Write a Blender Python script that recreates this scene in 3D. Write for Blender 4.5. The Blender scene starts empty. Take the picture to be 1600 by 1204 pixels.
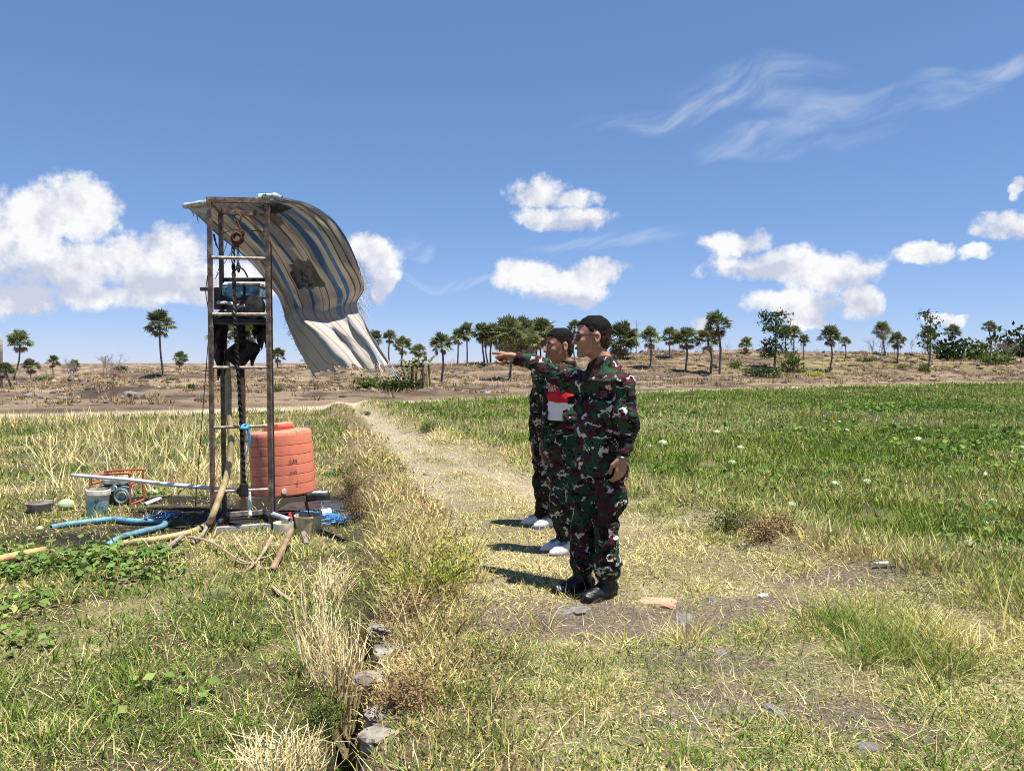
import bpy, bmesh, math, random
import numpy as np
from mathutils import Vector, Matrix
from mathutils.bvhtree import BVHTree
R = math.radians
random.seed(7)
rng = np.random.default_rng(7)
scene = bpy.context.scene
COL = scene.collection

# ------------------------------------------------------------------ camera
CAM_Z, FPX, PITCH = 1.40, 1200.0, math.atan(37.0/1200.0)
cam_d = bpy.data.cameras.new('camera'); cam = bpy.data.objects.new('camera', cam_d); COL.objects.link(cam)
cam.location = (0, 0, CAM_Z); cam.rotation_euler = (math.pi/2 - PITCH, 0, 0)
cam_d.sensor_width = 36.0; cam_d.lens = 36.0*FPX/1600.0
cam_d.clip_start = 0.05; cam_d.clip_end = 5000
scene.camera = cam
scene.render.resolution_x = 1024; scene.render.resolution_y = 770
scene.view_settings.view_transform = 'Standard'; scene.view_settings.look = 'None'
scene.view_settings.exposure = 0.90; scene.view_settings.gamma = 1.0
try: scene.view_settings.use_curve_mapping = False
except Exception: pass
cy = scene.cycles
cy.max_bounces = 5; cy.diffuse_bounces = 2; cy.glossy_bounces = 2; cy.transmission_bounces = 2; cy.transparent_max_bounces = 6
cy.use_denoising = True
try: cy.denoiser = 'OPENIMAGEDENOISE'; cy.denoising_input_passes = 'RGB_ALBEDO_NORMAL'; cy.denoising_prefilter = 'NONE'
except Exception: pass
cy.filter_width = 1.05; cy.caustics_reflective = False; cy.caustics_refractive = False

def ray(px, py):
    u = (px-800.0)/FPX; v = (602.0-py)/FPX
    cp, sp = math.cos(PITCH), math.sin(PITCH)
    return Vector((u, cp + v*sp, -sp + v*cp))
def at(px, py, Y):
    d = ray(px, py); return Vector((0, 0, CAM_Z)) + d*(Y/d.y)
def gnd(px, py, z=0.0):
    d = ray(px, py); return Vector((0, 0, CAM_Z)) + d*((z-CAM_Z)/d.z)

# ------------------------------------------------------------------ node helper
class NT:
    def __init__(s, nt): s.nt = nt; s.L = nt.links
    def new(s, typ, **kw):
        n = s.nt.nodes.new(typ)
        for k, v in kw.items(): setattr(n, k, v)
        return n
    def put(s, sock, v):
        if v is None: return
        if isinstance(v, bpy.types.NodeSocket): s.L.new(v, sock)
        else:
            if hasattr(sock.default_value, '__len__') and isinstance(v, (tuple, list)):
                v = tuple(v)
                if len(sock.default_value) == 4 and len(v) == 3: v = v + (1.0,)
            sock.default_value = v
    def math(s, op, a, b=None, c=None, clamp=False):
        n = s.new('ShaderNodeMath', operation=op, use_clamp=clamp)
        for i, v in enumerate((a, b, c)): s.put(n.inputs[i], v) if v is not None else None
        return n.outputs[0]
    def vmath(s, op, a, b=None, c=None):
        n = s.new('ShaderNodeVectorMath', operation=op)
        for i, v in enumerate((a, b, c)): s.put(n.inputs[i], v) if v is not None else None
        return n.outputs['Value'] if op in ('DOT_PRODUCT', 'LENGTH', 'DISTANCE') else n.outputs[0]
    def mix(s, f, a, b, blend='MIX'):
        n = s.new('ShaderNodeMix', data_type='RGBA', blend_type=blend)
        s.put(n.inputs[0], f); s.put(n.inputs[6], a); s.put(n.inputs[7], b)
        return n.outputs[2]
    def noise(s, vec, scale, detail=4, rough=0.55, dist=0.0, col=False):
        n = s.new('ShaderNodeTexNoise'); s.put(n.inputs['Vector'], vec)
        n.inputs['Scale'].default_value = scale; n.inputs['Detail'].default_value = detail
        n.inputs['Roughness'].default_value = rough; n.inputs['Distortion'].default_value = dist
        return n.outputs['Color'] if col else n.outputs[0]
    def vor(s, vec, scale, feat='F1', out='Distance'):
        n = s.new('ShaderNodeTexVoronoi', feature=feat); s.put(n.inputs['Vector'], vec)
        n.inputs['Scale'].default_value = scale
        return n.outputs[out]
    def mapr(s, v, a, b, c=0.0, d=1.0, smooth=True):
        n = s.new('ShaderNodeMapRange', interpolation_type='SMOOTHSTEP' if smooth else 'LINEAR')
        s.put(n.inputs[0], v)
        for i, x in enumerate((a, b, c, d)): n.inputs[i+1].default_value = x
        return n.outputs[0]
    def ramp(s, f, stops, interp='LINEAR'):
        n = s.new('ShaderNodeValToRGB'); s.put(n.inputs[0], f)
        cr = n.color_ramp; cr.interpolation = interp
        while len(cr.elements) < len(stops): cr.elements.new(0.5)
        for e, (p, c) in zip(cr.elements, stops):
            e.position = p; e.color = tuple(c)+(1.0,) if len(c) == 3 else c
        return n.outputs[0]
    def coord(s, which='Object'):
        return s.new('ShaderNodeTexCoord').outputs[which]
    def attr(s, name, typ='GEOMETRY', out='Fac'):
        n = s.new('ShaderNodeAttribute', attribute_name=name, attribute_type=typ); return n.outputs[out]
    def bump(s, h, strength=0.5, dist=0.02):
        n = s.new('ShaderNodeBump'); n.inputs['Strength'].default_value = strength; n.inputs['Distance'].default_value = dist
        s.put(n.inputs['Height'], h); return n.outputs[0]
    def prin(s, col, rough=0.7, metal=0.0, spec=0.4, normal=None):
        n = s.new('ShaderNodeBsdfPrincipled'); s.put(n.inputs['Base Color'], col); s.put(n.inputs['Roughness'], rough)
        s.put(n.inputs['Metallic'], metal); n.inputs['Specular IOR Level'].default_value = spec
        if normal is not None: s.put(n.inputs['Normal'], normal)
        return n.outputs[0]
MATS = {}
def material(name, fn):
    m = bpy.data.materials.new(name); m.use_nodes = True; m.node_tree.nodes.clear()
    n = NT(m.node_tree); out = n.new('ShaderNodeOutputMaterial'); n.L.new(fn(n), out.inputs[0])
    MATS[name] = m; return m

# ------------------------------------------------------------------ world: sky with clouds
SUN_EL = R(73.5)
SUN_H = Vector((0.90, -0.436))                    # horizontal direction towards the sun
world = bpy.data.worlds.new('World'); scene.world = world; world.use_nodes = True
wt = world.node_tree; wt.nodes.clear(); n = NT(wt)
def sky_dir(px, py):
    d = ray(px, py).normalized(); return math.atan2(d.x, d.y), math.asin(d.z)
CUM = [(112,318,62,42),(150,345,44,42),(48,345,62,42),(60,415,120,46),(-30,400,80,95),(140,412,70,36),(205,425,45,26),(25,468,70,26),
       (215,405,55,36),(235,445,90,26),(150,462,110,22),(278,388,48,40),(262,428,62,32),(312,440,52,30),(578,398,44,34),(596,440,22,32),(380,440,70,30),(480,400,60,40),
       (846,295,52,27),(905,308,34,16),(888,340,66,20),
       (822,425,50,24),(878,445,74,28),(938,424,44,20),(905,462,40,16),
       (1160,380,56,19),(1215,412,112,24),(1300,430,66,34),(1250,474,76,22),(1340,470,34,24),
       (1562,355,54,20),(1428,396,46,17),(1512,394,34,9),(1600,297,12,15),(1108,502,30,14),(1260,500,40,12),(1480,502,20,9)]
CIR = [(1050,182,120,16),(1150,152,100,30),(1235,150,80,34),(1310,190,62,30),(1170,232,90,17),(1270,212,70,13),(1470,130,60,20),(1550,100,66,13),
       (960,380,120,13),(690,428,110,7),(636,372,30,18),(1400,160,90,16)]
BASE = [(20,470,90,40),(110,440,80,26),(300,455,80,24),(560,460,60,30),(870,468,80,16),(900,352,60,10),(1240,488,110,20),(1330,485,50,16),(1190,424,70,10),(1560,370,50,9)]
CL_D, CL_L, CL_W = (5.5, 5.8, 6.9), (8.9, 8.9, 8.9), (7.3, 7.8, 8.5)
def blob_group(name, blobs, k=1.0):
    g = bpy.data.node_groups.new(name, 'ShaderNodeTree')
    g.interface.new_socket('P', in_out='INPUT', socket_type='NodeSocketVector')
    g.interface.new_socket('D2', in_out='OUTPUT', socket_type='NodeSocketFloat')
    q = NT(g); gi = q.new('NodeGroupInput'); go = q.new('NodeGroupOutput'); cur = None
    for (x, y, rx, ry) in blobs:
        a, e = sky_dir(x, y); sa = k*rx/FPX*math.cos(a)**2; se = k*ry/FPX*math.cos(a)
        v = q.vmath('MULTIPLY_ADD', gi.outputs[0], (1/sa, 1/se, 0), (-a/sa, -e/se, 0))
        d = q.vmath('DOT_PRODUCT', v, v)
        cur = d if cur is None else q.math('MINIMUM', cur, d)
    q.L.new(cur, go.inputs[0]); return g
gc = blob_group('cumulus_field', CUM, 1.22); gr = blob_group('cirrus_field', CIR, 1.0); gs = blob_group('cumulus_base', BASE, 1.1)
D = n.coord('Generated')
sep = n.new('ShaderNodeSeparateXYZ'); n.L.new(D, sep.inputs[0])
az = n.math('ARCTAN2', sep.outputs[0], sep.outputs[1]); el = n.math('ARCSINE', sep.outputs[2])
cmb = n.new('ShaderNodeCombineXYZ'); n.L.new(az, cmb.inputs[0]); n.L.new(el, cmb.inputs[1]); P = cmb.outputs[0]
warp = n.vmath('SUBTRACT', n.noise(D, 13, 4, 0.6, col=True), (0.5, 0.5, 0.5))
w = n.vmath('MULTIPLY_ADD', warp, (0.075, 0.045, 0.0), P)
def use(g):
    q = n.new('ShaderNodeGroup'); q.node_tree = g; n.L.new(w, q.inputs[0]); return q.outputs[0]
base = n.math('SUBTRACT', 1.0, use(gc))
fb = n.noise(D, 22, 8, 0.66)
fs = n.noise(n.vmath('ADD', D, (0.010, 0, 0.016)), 24, 4, 0.55)
d0 = n.math('MULTIPLY_ADD', n.math('SUBTRACT', fb, 0.5), 2.6, base)
cov = n.mapr(d0, -0.02, 0.75)
under = n.mapr(use(gs), 1.5, 0.1)
lit = n.math('ADD', n.math('MULTIPLY', n.math('SUBTRACT', fb, fs), 3.2), n.math('MULTIPLY_ADD', under, -0.6, 0.72), clamp=True)
ccol = n.mix(lit, CL_D, CL_L)
wc = n.vmath('MULTIPLY_ADD', n.vmath('SUBTRACT', n.noise(D, 6, 2, 0.5, col=True), (0.5,)*3), (0.16, 0.10, 0), P)
gr_n = n.new('ShaderNodeGroup'); gr_n.node_tree = gr; n.L.new(wc, gr_n.inputs[0])
th = R(14)
uu = n.vmath('DOT_PRODUCT', wc, (math.cos(th)*1.0, math.sin(th)*1.0, 0)); vv = n.vmath('DOT_PRODUCT', wc, (-math.sin(th)*4.5, math.cos(th)*4.5, 0))
cs = n.new('ShaderNodeCombineXYZ'); n.L.new(uu, cs.inputs[0]); n.L.new(vv, cs.inputs[1])
stre = n.noise(cs.outputs[0], 9, 6, 0.58)
cir = n.math('MULTIPLY', n.math('MULTIPLY', n.mapr(gr_n.outputs[0], 2.0, 0.0), n.mapr(stre, 0.32, 0.85)), 0.50)
sky = n.new('ShaderNodeTexSky', sky_type='NISHITA'); sky.sun_disc = False
sky.sun_elevation = SUN_EL; sky.sun_rotation = math.atan2(SUN_H.x, SUN_H.y)
sky.altitude = 0; sky.air_density = 0.7; sky.dust_density = 0.0; sky.ozone_density = 6.0
ss = n.new('ShaderNodeSeparateXYZ'); n.L.new(sky.outputs[0], ss.inputs[0]); sc_ = n.new('ShaderNodeCombineXYZ')
for i, (g_, m_) in enumerate(((0.74, 1.42), (0.63, 1.83), (0.62, 2.42))):
    n.L.new(n.math('MULTIPLY', n.math('POWER', ss.outputs[i], g_), m_), sc_.inputs[i])
skyc = sc_.outputs[0]
c1 = n.mix(cir, skyc, CL_W)
c2 = n.mix(n.math('MULTIPLY', cov, 0.96), c1, ccol)
bg = n.new('ShaderNodeBackground'); n.L.new(c2, bg.inputs[0]); bg.inputs[1].default_value = 0.060
wo = n.new('ShaderNodeOutputWorld'); n.L.new(bg.outputs[0], wo.inputs[0])
try: world.cycles.sampling_method = 'MANUAL'; world.cycles.sample_map_resolution = 512
except Exception: pass

sun_d = bpy.data.lights.new('sun', 'SUN'); sun_d.energy = 5.0; sun_d.angle = R(0.53); sun_d.color = (1.0, 0.955, 0.88)
sun = bpy.data.objects.new('sun', sun_d); COL.objects.link(sun)
SUNV = Vector((SUN_H.x*math.cos(SUN_EL), SUN_H.y*math.cos(SUN_EL), math.sin(SUN_EL)))
sun.rotation_euler = SUNV.to_track_quat('Z', 'Y').to_euler(); sun.location = (6, -5, 20)

# ------------------------------------------------------------------ object helpers
def tag(o, label=None, cat=None, group=None, kind=None):
    if label: o['label'] = label
    if cat: o['category'] = cat
    if group: o['group'] = group
    if kind: o['kind'] = kind
    return o
def link(name, me, mat=None, parent=None, loc=None, smooth=False):
    if mat is not None:
        for m in (mat if isinstance(mat, (list, tuple)) else [mat]): me.materials.append(MATS[m] if isinstance(m, str) else m)
    if smooth: me.polygons.foreach_set('use_smooth', np.ones(len(me.polygons), bool))
    o = bpy.data.objects.new(name, me); COL.objects.link(o)
    if parent is not None: o.parent = parent
    if loc is not None: o.location = loc
    return o
def empty(name, loc=(0, 0, 0), label=None, cat=None, group=None):
    o = bpy.data.objects.new(name, None); COL.objects.link(o); o.location = loc; o.empty_display_size = 0.1
    return tag(o, label, cat, group)
def mesh_np(name, V, F, smooth=False, mi=None):
    """V (n,3), F (m,k) uniform polygon size or list"""
    me = bpy.data.meshes.new(name)
    V = np.asarray(V, np.float32); 
    if isinstance(F, np.ndarray):
        m, k = F.shape
        me.vertices.add(len(V)); me.vertices.foreach_set('co', V.ravel())
        me.loops.add(m*k); me.loops.foreach_set('vertex_index', F.astype(np.int32).ravel())
        me.polygons.add(m); me.polygons.foreach_set('loop_start', np.arange(0, m*k, k, dtype=np.int32))
        try: me.polygons.foreach_set('loop_total', np.full(m, k, np.int32))
        except Exception: pass
    else: me.from_pydata([tuple(v) for v in V], [], F)
    if mi is not None: me.polygons.foreach_set('material_index', np.asarray(mi, np.int32))
    if smooth: me.polygons.foreach_set('use_smooth', np.ones(len(me.polygons), bool))
    me.update(calc_edges=True); me.validate(); return me
class MB:
    """collects vertices and faces"""
    def __init__(s): s.V = []; s.F = []; s.M = []; s.m = 0
    def add(s, vs, fs):
        b = len(s.V); s.V += [tuple(v) for v in vs]
        for f in fs: s.F.append(tuple(i+b for i in f)); s.M.append(s.m)
    def box(s, c, sz, rot=None, taper=1.0):
        c = Vector(c); x, y, z = sz[0]/2, sz[1]/2, sz[2]/2
        vs = [Vector((i*x*(taper if k > 0 else 1), j*y*(taper if k > 0 else 1), k*z)) for k in (-1, 1) for j in (-1, 1) for i in (-1, 1)]
        if rot is not None: vs = [rot @ v for v in vs]
        s.add([v+c for v in vs], [(0, 2, 3, 1), (4, 5, 7, 6), (0, 1, 5, 4), (2, 6, 7, 3), (0, 4, 6, 2), (1, 3, 7, 5)])
    def tube(s, pts, r, seg=10, cap=True, sq=False):
        pts = [Vector(p) for p in pts]; rs = r if isinstance(r, (list, tuple)) else [r]*len(pts)
        N = 4 if sq else seg; up = None; vs = []; k = len(pts)
        for i, p in enumerate(pts):
            t = (pts[min(i+1, k-1)] - pts[max(i-1, 0)]).normalized()
            if up is None: up = Vector((1, 0, 0)) if abs(t.x) < 0.8 else Vector((0, 1, 0))
            a = (up - t*up.dot(t)).normalized(); b = t.cross(a); up = a
            for j in range(N):
                an = 2*math.pi*(j+(0.5 if sq else 0))/N; rr = rs[i]*(1.414 if sq else 1)
                vs.append(p + a*math.cos(an)*rr + b*math.sin(an)*rr)
        fs = [(i*N+j, i*N+(j+1) % N, (i+1)*N+(j+1) % N, (i+1)*N+j) for i in range(k-1) for j in range(N)]
        if cap: fs += [tuple(range(N-1, -1, -1)), tuple((k-1)*N+j for j in range(N))]
        s.add(vs, fs)
    def lathe(s, prof, c=(0, 0, 0), seg=32, rot=None, cap=False):
        c = Vector(c); vs = []; k = len(prof)
        for (r, z) in prof:
            for j in range(seg):
                v = Vector((r*math.cos(2*math.pi*j/seg), r*math.sin(2*math.pi*j/seg), z))
                vs.append((rot @ v if rot is not None else v) + c)
        fs = [(i*seg+j, i*seg+(j+1) % seg, (i+1)*seg+(j+1) % seg, (i+1)*seg+j) for i in range(k-1) for j in range(seg)]
        if cap: fs += [tuple(range(seg-1, -1, -1)), tuple((k-1)*seg+j for j in range(seg))]
        s.add(vs, fs)
    def torus(s, c, R0, r, rot=None, seg=20, sub=8, squash=1.0):
        c = Vector(c); vs = []
        for i in range(seg):
            a = 2*math.pi*i/seg
            for j in range(sub):
                b = 2*math.pi*j/sub
                v = Vector(((R0+r*math.cos(b))*math.cos(a), (R0+r*math.cos(b))*math.sin(a)*squash, r*math.sin(b)))
                vs.append((rot @ v if rot is not None else v)+c)
        s.add(vs, [(i*sub+j, ((i+1) % seg)*sub+j, ((i+1) % seg)*sub+(j+1) % sub, i*sub+(j+1) % sub) for i in range(seg) for j in range(sub)])
    def build(s, name, mat, parent=None, loc=None, smooth=False, bevel=0.0):
        me = bpy.data.meshes.new(name); off = Vector(loc) if loc is not None else Vector((0, 0, 0))
        me.from_pydata([tuple(Vector(v)-off) for v in s.V], [], s.F)
        if len(set(s.M)) > 1: me.polygons.foreach_set('material_index', np.asarray(s.M, np.int32))
        me.update()
        o = link(name, me, mat, parent, loc if parent is None else None, False)
        if parent is not None and loc is not None: o.location = off
        if smooth:
            me.polygons.foreach_set('use_smooth', np.ones(len(me.polygons), bool))
            try: me.set_sharp_from_angle(angle=R(40))
            except Exception: pass
        if bevel > 0:
            b = o.modifiers.new('bevel', 'BEVEL'); b.width = bevel; b.segments = 2; b.limit_method = 'ANGLE'
        return o
def spline(pts, n=8):
    pts = [Vector(p) for p in pts]; out = []
    for i in range(len(pts)-1):
        p0 = pts[max(i-1, 0)]; p1 = pts[i]; p2 = pts[i+1]; p3 = pts[min(i+2, len(pts)-1)]
        for k in range(n):
            t = k/n; out.append(0.5*((2*p1)+(p2-p0)*t+(2*p0-5*p1+4*p2-p3)*t*t+(3*p1-p0-3*p2+p3)*t**3))
    out.append(pts[-1]); return out
def rel(parent, p): return Vector(p) - Vector(parent.location)

# ------------------------------------------------------------------ numpy value noise
def _h(i, j, k, s=0):
    n_ = (i*374761393 + j*668265263 + k*2147483647 + s*1274126177) & 0xffffffff
    n_ = ((n_ ^ (n_ >> 13)) * 1274126177) & 0xffffffff
    return ((n_ ^ (n_ >> 16)) & 0xffff).astype(np.float32)/65535.0
def vnoise(x, y, z=None, s=0):
    x = np.asarray(x, np.float64); y = np.asarray(y, np.float64); z = np.zeros_like(x) if z is None else np.asarray(z, np.float64)
    xi, yi, zi = (np.floor(a).astype(np.int64) for a in (x, y, z)); fx, fy, fz = x-xi, y-yi, z-zi
    fx, fy, fz = (a*a*(3-2*a) for a in (fx, fy, fz)); r = 0
    for a in (0, 1):
        for b in (0, 1):
            for c in (0, 1):
                r = r + _h(xi+a, yi+b, zi+c, s)*(fx if a else 1-fx)*(fy if b else 1-fy)*(fz if c else 1-fz)
    return r
def fbm(x, y, z=None, oct=4, s=0):
    r = 0; amp = 0.5; tot = 0; f = 1.0
    for o in range(oct):
        r = r + amp*vnoise(np.asarray(x)*f, np.asarray(y)*f, None if z is None else np.asarray(z)*f, s+o); tot += amp; amp *= 0.5; f *= 2.03
    return r/tot
def sstep(a, b, x): t = np.clip((x-a)/(b-a), 0, 1); return t*t*(3-2*t)
# ------------------------------------------------------------------ terrain
def Xd(Y): return np.interp(np.asarray(Y, float), [-20, 0, 2.0, 2.7, 4.0, 5.0, 6.5, 8.9, 13, 18, 23, 40], [2.4, -.24, -.48, -.57, -.745, -.91, -1.24, -1.85, -2.9, -4.15, -5.5, -9.9])
EDX = np.array([-400, -60, -14.6, -6.1, 0, 14, 35, 100, 400.]); EDY = np.array([8, 13, 20.6, 24.8, 31.0, 42, 52.5, 80, 160.])
def Yedge(X): return np.interp(X, EDX, EDY)
CPX = np.array([-800, 0, 100, 180, 260, 420, 600, 750, 900, 1000, 1150, 1300, 1450, 1600, 2400.])
CPY = np.array([602, 600, 590, 578, 573, 575, 571, 566, 557, 549, 546, 548, 551, 553, 558.])
def pathw(Y): return np.interp(Y, [0, 4, 6, 9, 14, 23, 40], [3.9, 3.7, 3.35, 2.95, 2.1, 1.5, 1.2])
WET = [(gnd(395, 800, -.15), .75, .8), (gnd(500, 792, -.15), .9, .55), (gnd(255, 782, -.15), 1.0, .35), (gnd(120, 842, -.15), .75, .25),
       (gnd(310, 800, -.15), .9, .35), (gnd(240, 828, -.15), .7, .2), (gnd(455, 785, -.15), .8, .6)]
def wetmask(X, Y):
    w = np.zeros_like(X)
    for c, rx, ry in WET: w = np.maximum(w, 1.25-((X-c.x)/rx)**2-((Y-c.y)/ry)**2)
    return sstep(0.15, 0.75, w + 0.9*(fbm(X*3, Y*3, s=31)-0.5))
BARE = [(gnd(960, 965), 1.0, .42), (gnd(850, 985), .6, .25), (gnd(1110, 1030), .4, .2), (gnd(1270, 1110), .5, .18), (gnd(1120, 1085), .3, .15),
        (gnd(1180, 945), .8, .22), (gnd(1330, 905), .6, .2), (gnd(1400, 1150), .3, .12), (gnd(1050, 1130), .2, .1)]
def baremask(X, Y):
    w = np.full_like(X, -1.0)
    for c, rx, ry in BARE: w = np.maximum(w, 1.2-((X-c.x)/rx)**2-((Y-c.y)/ry)**2)
    return sstep(0.2, 0.75, w + 1.3*(fbm(X*4, Y*4, s=77)-0.5))
def zones(X, Y):
    X = np.asarray(X, float); Y = np.asarray(Y, float)
    o = X - Xd(Y) + 0.10*(fbm(X*1.3, Y*1.3, s=3)-0.5); e = Y - Yedge(X) + 1.2*(fbm(X*.3, Y*.3, s=4)-.5)
    w = pathw(Y) + 0.5*(fbm(X*.9, Y*.9, s=5)-0.5)
    return o, e, w
TERR = {}
def height(X, Y):
    X = np.asarray(X, float); Y = np.asarray(Y, float); o, e, w = zones(X, Y)
    xd = X - Xd(Y) + .05*(fbm(X*3.1, Y*3.1, s=14)-.5)
    near = 1 - sstep(4.15, 4.7, Y)
    left = -0.15 + 0.05*(fbm(X*1.2, Y*1.2, s=11)-.5)
    bank = 0.07*np.exp(-((o-0.35)/0.3)**2)*(0.4+fbm(X*2, Y*2, s=12))
    rut = -0.035*(np.exp(-((o-0.95)/0.22)**2)+np.exp(-((o-(w*0.62))/0.25)**2))*sstep(5, 8, Y)
    right = bank + rut + 0.06*(fbm(X*1.1, Y*1.1, s=13)-.5) - 0.05*sstep(0, 0.8, o-w) + 0.07*np.exp(-((o-w)/0.35)**2)
    bl = sstep(-0.04, 0.10, xd) * near + sstep(-0.25, 0.25, xd)*(1-near)
    z = left*(1-bl) + right*bl
    z = z - 0.26*np.exp(-((xd+0.07)/0.055)**4)*near
    # hill
    u = X/np.maximum(Y, 1.0); px = np.clip(800+1200*u, -800, 2400)
    Yc = np.interp(px, [0, 500, 1000, 1600], [72, 82, 118, 125]); zc = 1.4 + (565-np.interp(px, CPX, CPY))/1200*Yc
    Ye = Yedge(X); t = np.clip((Y-Ye)/np.maximum(Yc-Ye, 5), 0, 1.0)
    hz = zc*t**1.35 - np.clip(Y-Yc, 0, 60)*0.035 - np.clip(Y-Yc-60, 0, 2000)*0.002
    q = hz*2.2 + 1.5*fbm(X*.05, Y*.05, s=21); TERR['q'] = q-np.floor(q); st = (np.floor(q) + sstep(0.72, 0.95, q-np.floor(q)) - q)/2.2
    hz = hz + st*1.05*sstep(0.05, .3, t) + (fbm(X*.5, Y*.5, s=22, oct=5)-.5)*0.45*sstep(2.5, 9, e)
    he = sstep(0, 3, e)
    return z*(1-he*0.98) + hz*sstep(-1, 4, e)
def hit(px, py):
    """first point of the terrain on the ray through a pixel"""
    d = ray(px, py); ys = np.geomspace(1.8, 260, 900); X = d.x/d.y*ys; Z = CAM_Z + d.z/d.y*ys
    h = height(X, ys); k = np.argmax(Z < h)
    return Vector((X[k], ys[k], h[k])) if (Z < h).any() else Vector((X[720], ys[720], h[720]))
def zat(x, y): return float(height(np.array([x]), np.array([y]))[0])

ang = np.concatenate([np.linspace(-180, -42, 24)[:-1], np.linspace(-42, 42, 330), np.linspace(42, 180, 24)[1:-1]])*math.pi/180
rad = np.concatenate([np.geomspace(1.2, 14, 180)[:-1], np.geomspace(14, 150, 160)[:-1], np.geomspace(150, 4000, 24)])
A, RR_ = np.meshgrid(ang, rad); GX = (RR_*np.sin(A)).ravel(); GY = (RR_*np.cos(A)).ravel()
GZ = height(GX, GY); GZ = np.where(GY < 0.6, np.clip(GZ, -.2, .05), GZ)
na, nr = len(ang), len(rad)
V = np.column_stack([GX, GY, GZ]); V = np.vstack([V, [[0, 0, 0]]])
ii, jj = np.meshgrid(np.arange(nr-1), np.arange(na), indexing='ij'); j2 = (jj+1) % na
F = np.stack([ii*na+jj, (ii+1)*na+jj, (ii+1)*na+j2, ii*na+j2], -1).reshape(-1, 4)[:, ::-1]
tri = [(len(V)-1, (j+1) % na, j) for j in range(na)]
me = bpy.data.meshes.new('ground'); me.from_pydata(V.tolist(), [], F.tolist()+tri)
# soil colour by place (what the soil and litter are made of)
X, Y = V[:, 0], V[:, 1]; o, e, w = zones(X, Y)
def C(*c): return np.array(c, float)[None, :]
def lerp(a, b, t): return a*(1-t[:, None]) + b*t[:, None]
nz = fbm(X*1.7, Y*1.7, s=41); nz2 = fbm(X*.35, Y*.35, s=42)
col = np.repeat(C(.11, .092, .05), len(X), 0)
col = lerp(col, C(.30, .255, .135), sstep(.45, .65, nz)*0.8)
col = lerp(col, C(.035, .03, .024), wetmask(X, Y)*(o < 0.05))
bank = sstep(-0.05, .05, o)*(1-sstep(.5, .9, o)); col = lerp(col, C(.19, .145, .085), bank)
pth = sstep(.5, .9, o)*(1-sstep(-.3, .3, o-w)); col = lerp(col, lerp(np.repeat(C(.24, .205, .115), len(X), 0), C(.33, .275, .16), sstep(.4, .65, nz)), pth)
rutm = (np.exp(-((o-0.95)/0.2)**2)+np.exp(-((o-w*.62)/.22)**2))*sstep(6, 9, Y)
col = lerp(col, C(.43, .36, .265), np.clip(rutm, 0, 1)*.6)
col = lerp(col, C(.17, .135, .105), baremask(X, Y)*0.9)
fld = sstep(-.1, .6, o-w); col = lerp(col, C(.085, .09, .035), fld)
col = lerp(col, C(.24, .20, .10), fld*sstep(.5, .65, nz)*.7)
far = sstep(-.9, .0, e); col = lerp(col, C(.52, .44, .31), far)
hill = sstep(.7, 1.5, e); hc = lerp(np.repeat(C(.17, .12, .082), len(X), 0), C(.29, .215, .14), sstep(.35, .65, fbm(X*.25, Y*.25, s=51)))
hc = lerp(hc, C(.24, .215, .075), sstep(.5, .7, fbm(X*.05+9, Y*.07, s=52))*.7*(X > -5)); hc = lerp(hc, C(.05, .04, .035), sstep(.52, .66, fbm(X*.5, Y*1.3, s=53))*.85)
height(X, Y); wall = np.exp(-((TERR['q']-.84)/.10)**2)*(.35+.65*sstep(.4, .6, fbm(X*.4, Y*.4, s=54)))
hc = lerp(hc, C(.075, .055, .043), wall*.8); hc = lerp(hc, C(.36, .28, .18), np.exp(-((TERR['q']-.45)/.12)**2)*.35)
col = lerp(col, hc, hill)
ca = me.color_attributes.new('soil', 'FLOAT_COLOR', 'POINT')
ca.data.foreach_set('color', np.column_stack([col, np.ones(len(col))]).astype(np.float32).ravel())
def ground_mat(n):
    p = n.coord('Object'); c = n.attr('soil', out='Color')
    a = n.noise(p, 3.0, 8, 0.7); b = n.noise(p, 45, 5, 0.7); v = n.vor(p, 60)
    straw = n.noise(n.vmath('MULTIPLY', p, (1, .35, 1)), 120, 3, .6)
    k = n.math('MULTIPLY_ADD', n.math('SUBTRACT', a, .5), 1.0, 1.0)
    k = n.math('MULTIPLY', k, n.mapr(b, .3, .7, .62, 1.3)); k = n.math('MULTIPLY', k, n.mapr(straw, .35, .65, .75, 1.25))
    c2 = n.mix(1.0, c, k, 'MULTIPLY')
    h = n.math('ADD', n.math('ADD', b, n.math('MULTIPLY', straw, .6)), n.math('MULTIPLY', v, .4))
    return n.prin(c2, 0.95, spec=.1, normal=n.bump(h, .9, .03))
material('ground', ground_mat)
g_o = link('ground', me, 'ground', smooth=True); tag(g_o, kind='structure')


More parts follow.
